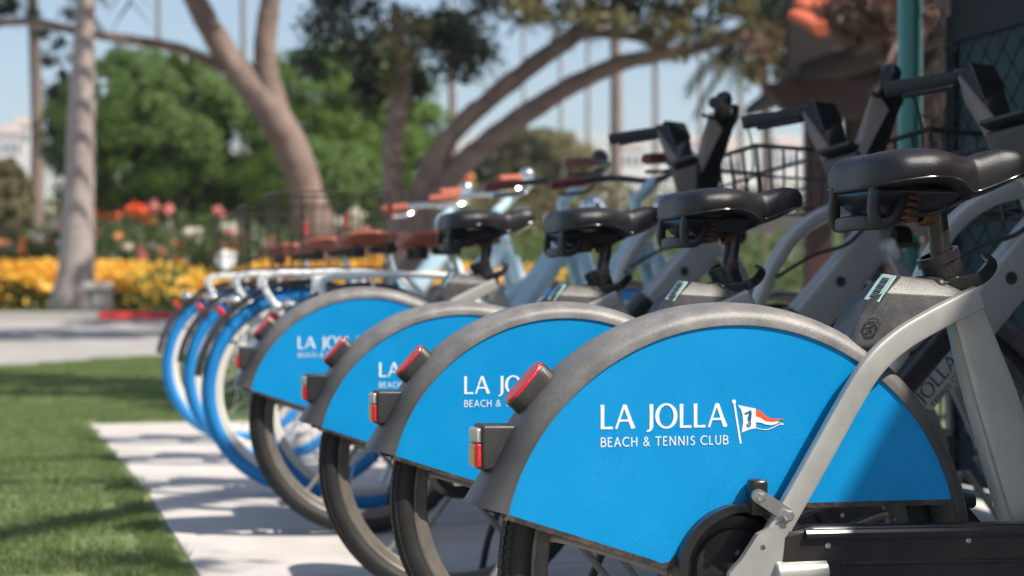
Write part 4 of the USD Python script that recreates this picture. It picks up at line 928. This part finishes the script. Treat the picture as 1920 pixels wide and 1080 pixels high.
# ragged tufts against the pad's edge
for y in np.arange(3.5, 9.7, .10):
    p = np.array([edge_x(y) - .055 - rg.uniform(0, .03), y, g(edge_x(y), y) - .012]); pts.append(p); idx.append(rg.integers(0, 4)); rots.append(0); sc.append((.42, .42, .9))
inst('lawn_grass', protos, pts, idx, rots, M['grass'], sc)
# verge grass across the street
pr2 = [tuft_patch(.5, 420, .07, 60)]; pr2[0].apply_translation((-.25, -.25, 0))
pts = [ud(u, d) + [0, 0, .02] for u in np.arange(-8, 3, .45) for d in np.arange(21.3, 22.9, .4)]
pi = inst('verge_grass', pr2, pts, [0] * len(pts), [0] * len(pts), M['grass'], [(1, 1, 1)] * len(pts))
tag(pi, 'green grass strip between the kerb and the yellow flower bed')

# ---------------------------------------------------------------- flower beds
rg = np.random.default_rng(61)
n = 22000
U = rg.uniform(-9, .6, n); Dd = rg.uniform(23.0, 24.8, n); hh = .30 + .34 * meshkit.noise(np.c_[U * 1.6, Dd * 1.6, 0 * U]) - .25 * np.clip(.25 - (Dd - 23.0), 0, 1) * 3
C = np.array([ud(u, d) for u, d in zip(U, Dd)]); C[:, 2] += .06 + hh * np.where(rg.random(n) < .62, 1 - .18 * rg.random(n), rg.random(n))
gap = meshkit.noise(np.c_[U * .9, Dd * .5, 9 + 0 * U]) + .25 * (rng.random(n) - .5) > .2
fb = thing('flower_bed', 'long low bed of massed yellow flowers behind the kerb', 'flower bed'); tag(fb, kind='stuff')
obj('petals', leaves(C[gap], .095, rg, -.35, .9), M['petal_y'], fb, smooth=False)
C2 = C.copy(); C2[:, 2] = np.array([g(a, b_) for a, b_ in C[:, :2]]) + .06 + hh * rg.random(n) * .8
obj('leaves', leaves(C2[:20000], .10, rg, -.2, .5), M['leaf_rose'], fb, smooth=False)
# rose bushes behind
roses = [(25, 430, 'p', 'rose bush with coral pink blooms at the left picture edge'), (8, 470, 'w', 'low rose bush with one pale bloom at the left picture edge'), (70, 445, 'w', 'rose bush with creamy white blooms left of the palm trunk'),
         (98, 425, 'w', 'tall white flowered rose bush touching the left side of the palm trunk'), (38, 480, 'a', 'rose bush with amber blooms between the pink and white bushes'),
         (200, 408, 'o', 'rose bush crowded with bright orange blooms just right of the palm trunk'), (258, 403, 'o', 'second orange rose bush under the middle of the round tree'),
         (230, 445, 'w', 'rose bush with a single white bloom below the orange roses'), (188, 487, 'p', 'low rose bush with pale pink bloom beside the palm trunk'),
         (275, 480, 'a', 'rose bush with apricot blooms in front of the dark tree base'), (365, 445, 'w', 'rose bush with round white bloom below the round tree'), (330, 490, 'a', 'rose bush with peach white bloom behind the leftmost rack'),
         (440, 432, 'w', 'white rose bush behind the wire baskets'), (410, 405, 'p', 'tall rose bush with faded pink blooms left of the wire baskets'), (505, 465, 'p', 'rose bush with pink bloom seen through the wire basket'), (540, 500, 'a', 'rose bush with apricot bloom low behind the racks'),
         (640, 420, 'w', 'large white flowered bush right of the leaning trunk base'), (875, 335, 'a', 'rose bush with peach blooms in front of the multi stem tree'), (850, 345, 'a', 'rose bush with apricot bloom at the foot of the arching limb'), (315, 395, 'p', 'rose bush with dusky pink blooms in the dark under the round tree')]
for k, (x, y, c, lab) in enumerate(roses):
    d = rg.uniform(25.2, 27.5); top = at(x, y, d); r = thing('rose_bush', lab, 'rose bush'); gz = g(top[0], top[1])
    h = top[2] - gz; base = np.array([top[0], top[1], gz])
    for q in range(4):
        e = top + RT * rg.uniform(-.25, .25) + [0, 0, -rg.uniform(.05, .3)]
        obj('stem', tube([base + RT * rg.uniform(-.05, .05), (base + e) / 2 + RT * rg.uniform(-.08, .08), e], [.014, .008], 5), M['farbark'], r)
    C, _ = blob_points([base + (top - base) * t + RT * rg.uniform(-.3, .3) for t in (.3, .45, .6, .75, .9)], [.30, .32, .30, .26, .2], 700, rg, .1)
    obj('leaves', leaves(C, .075, rg, .1), M['leaf_rose'], r, smooth=False)
    for q in range(3 if c == 'o' else (6 if x == 640 else 2)):
        ctr = top + RT * (rg.uniform(-.22, .22) if q else 0) + [0, 0, rg.uniform(-.12, .12) if q else 0]
        rd = .085 if x != 640 else .10
        C, dr = blob_points([ctr], [rd], 46, rg, .3); obj('blossom', leaves(C, rd * 1.0, rg, -.2, .95, dr), M['pet_' + c], r, smooth=False)
    if c == 'o':
        for q in range(3):
            ctr = top + RT * rg.uniform(-.3, .3) + [0, 0, rg.uniform(-.1, .1)]; C, dr = blob_points([ctr], [.085], 46, rg, .3); obj('blossom', leaves(C, .085, rg, -.2, .95, dr), M['pet_' + c], r, smooth=False)
# dense rose foliage filling the bed
n = 26000; U = rg.uniform(-10, 8, n); Dd = rg.uniform(25, 29.0, n); C = np.array([ud(u, d) for u, d in zip(U, Dd)])
C[:, 2] += .06 + rg.random(n) * (.75 + .75 * meshkit.noise(np.c_[U * 1.1, Dd * 1.1, 0 * U]))
tag(obj('rose_foliage', leaves(C, .095, rg, .1), M['leaf_rose'], smooth=False), 'mixed brownish green foliage filling the rose garden', 'foliage', kind='stuff')
n = 30000; U = rg.uniform(-12, 12, n); Dd = rg.uniform(35, 38.0, n); C = np.array([ud(u, d) for u, d in zip(U, Dd)])
C[:, 2] += rg.random(n) * (1.9 + .6 * meshkit.noise(np.c_[U * .6, Dd, 0 * U]))
tag(obj('back_hedge', leaves(C, .17, rg, .1), M['leaf_olive'], smooth=False), 'loose olive hedge far behind the rose garden', 'hedge', kind='stuff')
for lab, mt, n_, sd_ in (('scattered small white blooms through the rose garden', 'pet_w', 26, 1), ('scattered small pink blooms through the rose garden', 'pet_p', 18, 2), ('scattered small apricot blooms through the rose garden', 'pet_a', 26, 3)):
    rg = np.random.default_rng(100 + sd_); o = []
    for _ in range(n_):
        c = at(rg.uniform(-20, 760), rg.uniform(425, 505), rg.uniform(24.9, 25.6)); C, dr = blob_points([c], [.055], 30, rg, .3); o.append(leaves(C, .06, rg, -.2, .95, dr))
    tag(obj('rose_blooms', trimesh.util.concatenate(o), M[mt], smooth=False), lab, 'flowers', kind='stuff')
# marker disc
mk = thing('marker_post', 'round white reflector disc on a thin post behind the racks', 'marker')
c = at(422, 487, 16.2); gz = g(c[0], c[1])
obj('post', tube([(c[0], c[1], gz), tuple(c + [0, 0, .05])], .006, 8), M['basketwire'], mk)
dsk = cyl((0, 0, 0), .085, .012, 'y', 32); dsk.apply_translation(c - [0, .012, 0]); obj('disc', dsk, M['white'], mk)

# ---------------------------------------------------------------- tennis court fence on the right
fx = 2.85; fy1 = 5.64
fn = thing('court_fence', 'dark green windscreen and chain link fence behind the front wheels on the right', 'fence')
pp = thing('fence_post', 'glossy teal green round post at the fence end', 'post')
obj('tube', tube([(fx - .02, fy1, -.1), (fx - .02, fy1, 1.8), (fx - .02, fy1, 3.3)], .040, 24), M['green'], pp)
obj('cap', trimesh.creation.icosphere(3, .043).apply_translation((fx - .02, fy1, 3.3)), M['green'], pp)
for z in (.35, .9, 1.42, 2.05, 2.7): obj('clip', wheel_ring([(.041, -.008), (.045, -.008), (.045, .008), (.041, .008)], 0, 0, 24).apply_transform(trimesh.transformations.rotation_matrix(math.pi / 2, (1, 0, 0))).apply_translation((fx - .02, fy1, z)), M['black'], pp)
fx += .07
ya, yb = -2.0, fy1 - .09
# windscreen cloth with slight billows
ny, nz = 120, 40; Y, Z = np.meshgrid(np.linspace(ya, yb, ny), np.linspace(.12, 1.56, nz), indexing='ij')
X = fx + .012 + .010 * (meshkit.noise(np.stack([Y * 2.2, Z * 1.5, 0 * Y], -1)) - .5)
I = np.arange(ny * nz).reshape(ny, nz); f = np.vstack([np.c_[I[:-1, :-1].ravel(), I[1:, :-1].ravel(), I[1:, 1:].ravel()], np.c_[I[:-1, :-1].ravel(), I[1:, 1:].ravel(), I[:-1, 1:].ravel()]])
obj('windscreen', trimesh.Trimesh(np.c_[X.ravel(), Y.ravel(), Z.ravel()], f, process=False), M['mesh'], fn)
obj('upper_windscreen', bx((fx + .012, (ya + yb) / 2, 2.40), (.006, yb - ya, 1.66)), M['band'], fn)
obj('hem', bx((fx - .002, (ya + yb) / 2, 1.60), (.012, yb - ya, .09)), M['band'], fn)
obj('edge_hem', bx((fx - .003, yb - .03, .85), (.012, .06, 1.40)), M['band'], fn)
obj('top_rail', tube([(fx, ya, 3.24), (fx, fy1 - .06, 3.24)], .022, 12, ref=(0, 0, 1)), M['green'], fn)
obj('bottom_rail', tube([(fx, ya, .10), (fx, fy1 - .06, .10)], .016, 12, ref=(0, 0, 1)), M['green'], fn)
for y in (2.6, -.4): obj('line_post', tube([(fx + .07, y, -.05), (fx + .07, y, 3.25)], .032, 16), M['green'], fn)
# chain link: zig-zag wires
wires = []; p_ = .055
y_ = np.arange(ya, yb, p_ / 1.0)
for i, y0 in enumerate(y_):
    zz = np.arange(.12, 1.60, p_ / 1.0); k = np.arange(len(zz)); pts_ = np.c_[np.full(len(zz), fx - .012) + .004 * ((k + i) % 2), y0 + (p_ * .55) * (((k + i) % 2) * 2 - 1), zz]
    if y0 < 2.4: continue
    wires.append(sweep(pts_, circ(.0034, 5), ref=(1, 0, 0)))
tag(obj('chain_link', trimesh.util.concatenate(wires), M['wire'], fn), kind='stuff')
# dry vine hanging at the fence edge
vn = thing('dry_vine', 'thin dry brown vine climbing beside the teal post', 'vine')
rg = np.random.default_rng(71)
P = [(fx - .02 + rg.uniform(-.01, .01), fy1 - .075 + rg.uniform(-.012, .012), z) for z in np.arange(.3, 2.6, .12)]
obj('stem', tube(P, .006, 6), M['farbark'], vn)
C = np.array([(fx - .03 + rg.uniform(-.03, .02), fy1 - .075 + rg.uniform(-.03, .03), z) for z in rg.uniform(.5, 2.6, 330)]); obj('leaves', leaves(C, .04, rg, .5, .6), M['leaf_brown'], vn, smooth=False)
# small blue sign on the fence
sg = obj('fence_sign', rbox((fx - .02, 4.55, .985), (.008, .16, .10), .003), mat('plain_blue_sign', (.01, .10, .42), .4)); tag(sg, 'small plain blue sign fixed low on the windscreen behind the nearest saddle', 'sign')

# ---------------------------------------------------------------- timber house with terracotta roof
hs = thing('timber_house', 'dark red timber house with deep eaves behind the green post', 'house')
D = 15.5
def quad_box(pts_px, d0, d1, mt, name, rr=.01):
    P = []
    for (x, y) in pts_px: P += [at(x, y, d0), at(x, y, d0) + np.array([math.sin(YAW), math.cos(YAW), 0]) * (d1 - d0)]
    return obj(name, hullpts(P, rr, 6), mt, hs, smooth=False)
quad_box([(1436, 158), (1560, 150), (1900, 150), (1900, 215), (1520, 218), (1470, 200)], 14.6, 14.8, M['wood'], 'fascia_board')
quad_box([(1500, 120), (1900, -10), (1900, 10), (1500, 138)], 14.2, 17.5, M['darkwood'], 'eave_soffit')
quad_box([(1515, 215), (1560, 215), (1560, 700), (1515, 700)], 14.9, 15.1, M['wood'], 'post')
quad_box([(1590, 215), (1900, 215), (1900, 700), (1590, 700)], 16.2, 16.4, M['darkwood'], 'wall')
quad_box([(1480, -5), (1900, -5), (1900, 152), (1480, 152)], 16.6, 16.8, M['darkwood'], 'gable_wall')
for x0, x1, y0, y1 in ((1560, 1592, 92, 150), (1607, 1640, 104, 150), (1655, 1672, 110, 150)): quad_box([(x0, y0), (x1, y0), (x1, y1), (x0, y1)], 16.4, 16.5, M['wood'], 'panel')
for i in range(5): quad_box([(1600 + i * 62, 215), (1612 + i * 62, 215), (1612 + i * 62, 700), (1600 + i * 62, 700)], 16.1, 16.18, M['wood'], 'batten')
# roof tiles in rows
for row in range(3):
    for col in range(4):
        a = at(1520 + col * 44 + (row % 2) * 10, 42 - row * 22 - col * 20, 14.2 + row * .45)
        t = cyl((0, 0, 0), .095, .50, 'y', 12, .004); t.vertices[:, 2] *= .55; t.apply_transform(trimesh.transformations.rotation_matrix(.35, (1, 0, 0))); t.apply_translation(a); obj('roof_tile', t, M['tile'], hs)
# brown foliage in front of the house
t5 = thing('dry_leaf_tree', 'brown leaved boughs drooping before the timber house beside the green post', 'tree')
base = ud(3.5, 12.5)
limb([base - [0, 0, .1], base + [0, 0, 1.6], at(1760, -60, 12.4), at(1600, -40, 12.3)], [.10, .08, .06, .03], 'trunk', M['farbark'], t5)
limb([at(1740, -40, 12.4), at(1690, 60, 12.2), at(1660, 130, 12.1)], [.03, .02, .01], 'limb', M['farbark'], t5)
rg = np.random.default_rng(81)
sp = [(1640 + rg.uniform(-60, 60), rg.uniform(-60, 30)) for _ in range(16)] + [(1660, 60), (1690, 90), (1685, 130), (1700, 40), (1620, 40), (1650, 20), (1700, 160), (1720, 60), (1740, 20), (1675, 175), (1590, 15)]
cluster(t5, sp + [(1560 + 14 * k, 10 + (k * 37) % 60) for k in range(10)], 12.2, .5, 6000, .06, 'leaf_brown', 34, 82, .1, .7)
sp = [(1500 + 9 * k, 20 + (k * 53) % 110) for k in range(9)] + [(1430, 90), (1450, 60), (1480, 100), (1420, 130), (1500, 70), (1520, 110), (1470, 140), (1400, 60), (1510, 40), (1540, 60)]
cluster(t2, sp, 18.0, .5, 1500, .08, 'leaf_olive', 30, 83, .15)
cluster(t2, sp, 17.6, .5, 900, .08, 'leaf_brown', 34, 84, .15)

# ---------------------------------------------------------------- far hillside with houses
us3 = np.linspace(-260, 260, 60); ds3 = np.linspace(240, 620, 30); U, Dd = np.meshgrid(us3, ds3, indexing='ij')
Z = .6 + 46 * np.clip((Dd - 240) / 380, 0, 1) ** .8 * (.75 + .5 * meshkit.noise(np.stack([U / 90, Dd / 120, 0 * U], -1)))
Pn = np.array([ud(u, d, z) for u, d, z in zip(U.ravel(), Dd.ravel(), Z.ravel())]); I = np.arange(len(Pn)).reshape(60, 30)
f = np.vstack([np.c_[I[:-1, :-1].ravel(), I[1:, :-1].ravel(), I[1:, 1:].ravel()], np.c_[I[:-1, :-1].ravel(), I[1:, 1:].ravel(), I[:-1, 1:].ravel()]])
tag(obj('hillside', trimesh.Trimesh(Pn, f, process=False), M['hill']), kind='structure')
hl = [(20, 268, 260, 'pale hillside house left of the slim palm'), (48, 250, 300, 'higher pale hillside house beside the slim palm'), (1180, 292, 270, 'pale hillside house right of the thick palm trunk'),
      (1290, 285, 280, 'pale hillside house above the leftmost handlebar'), (1360, 300, 250, 'low pale hillside house right of the maroon grip'), (1470, 290, 280, 'pale hillside house seen left of the timber post')]
for x, y, d, lab in hl:
    r = thing('hillside_house', lab, 'house'); c = at(x, y, d); w = rr_(44, d)
    gz = .6 + 46 * max(0, (d - 240) / 380) ** .8 * .8
    obj('wall', bx((c[0], c[1], (gz + c[2]) / 2 - 1), (w, w * .8, abs(c[2] - gz) + 4)), M['house'], r, smooth=False)
    obj('roof', hullpts([(c[0] + sx_ * w * .56, c[1] + sy * w * .46, c[2] + 1.1) for sx_ in (-1, 1) for sy in (-1, 1)] + [(c[0] + sx_ * w * .3, c[1], c[2] + 2.6) for sx_ in (-1, 1)], .1, 4), M['roofg'], r, smooth=False)
    for k in (-.3, 0, .3): obj('window', bx((c[0] + k * w, c[1] - w * .4, c[2] - .8), (w * .14, .2, 1.4)), M['glass'], r, smooth=False)

# ---------------------------------------------------------------- air
air = usdkit.material(stage, '/World/Looks/pale_air', {'v': ('principled_volume', {'color': (.82, .90, .96), 'density': .0006, 'anisotropy': .3})}, volume='v.volume')
tag(obj('haze', bx(tuple(ud(0, 300, 34)), (1700, 1700, 76)), air, smooth=False), kind='stuff')
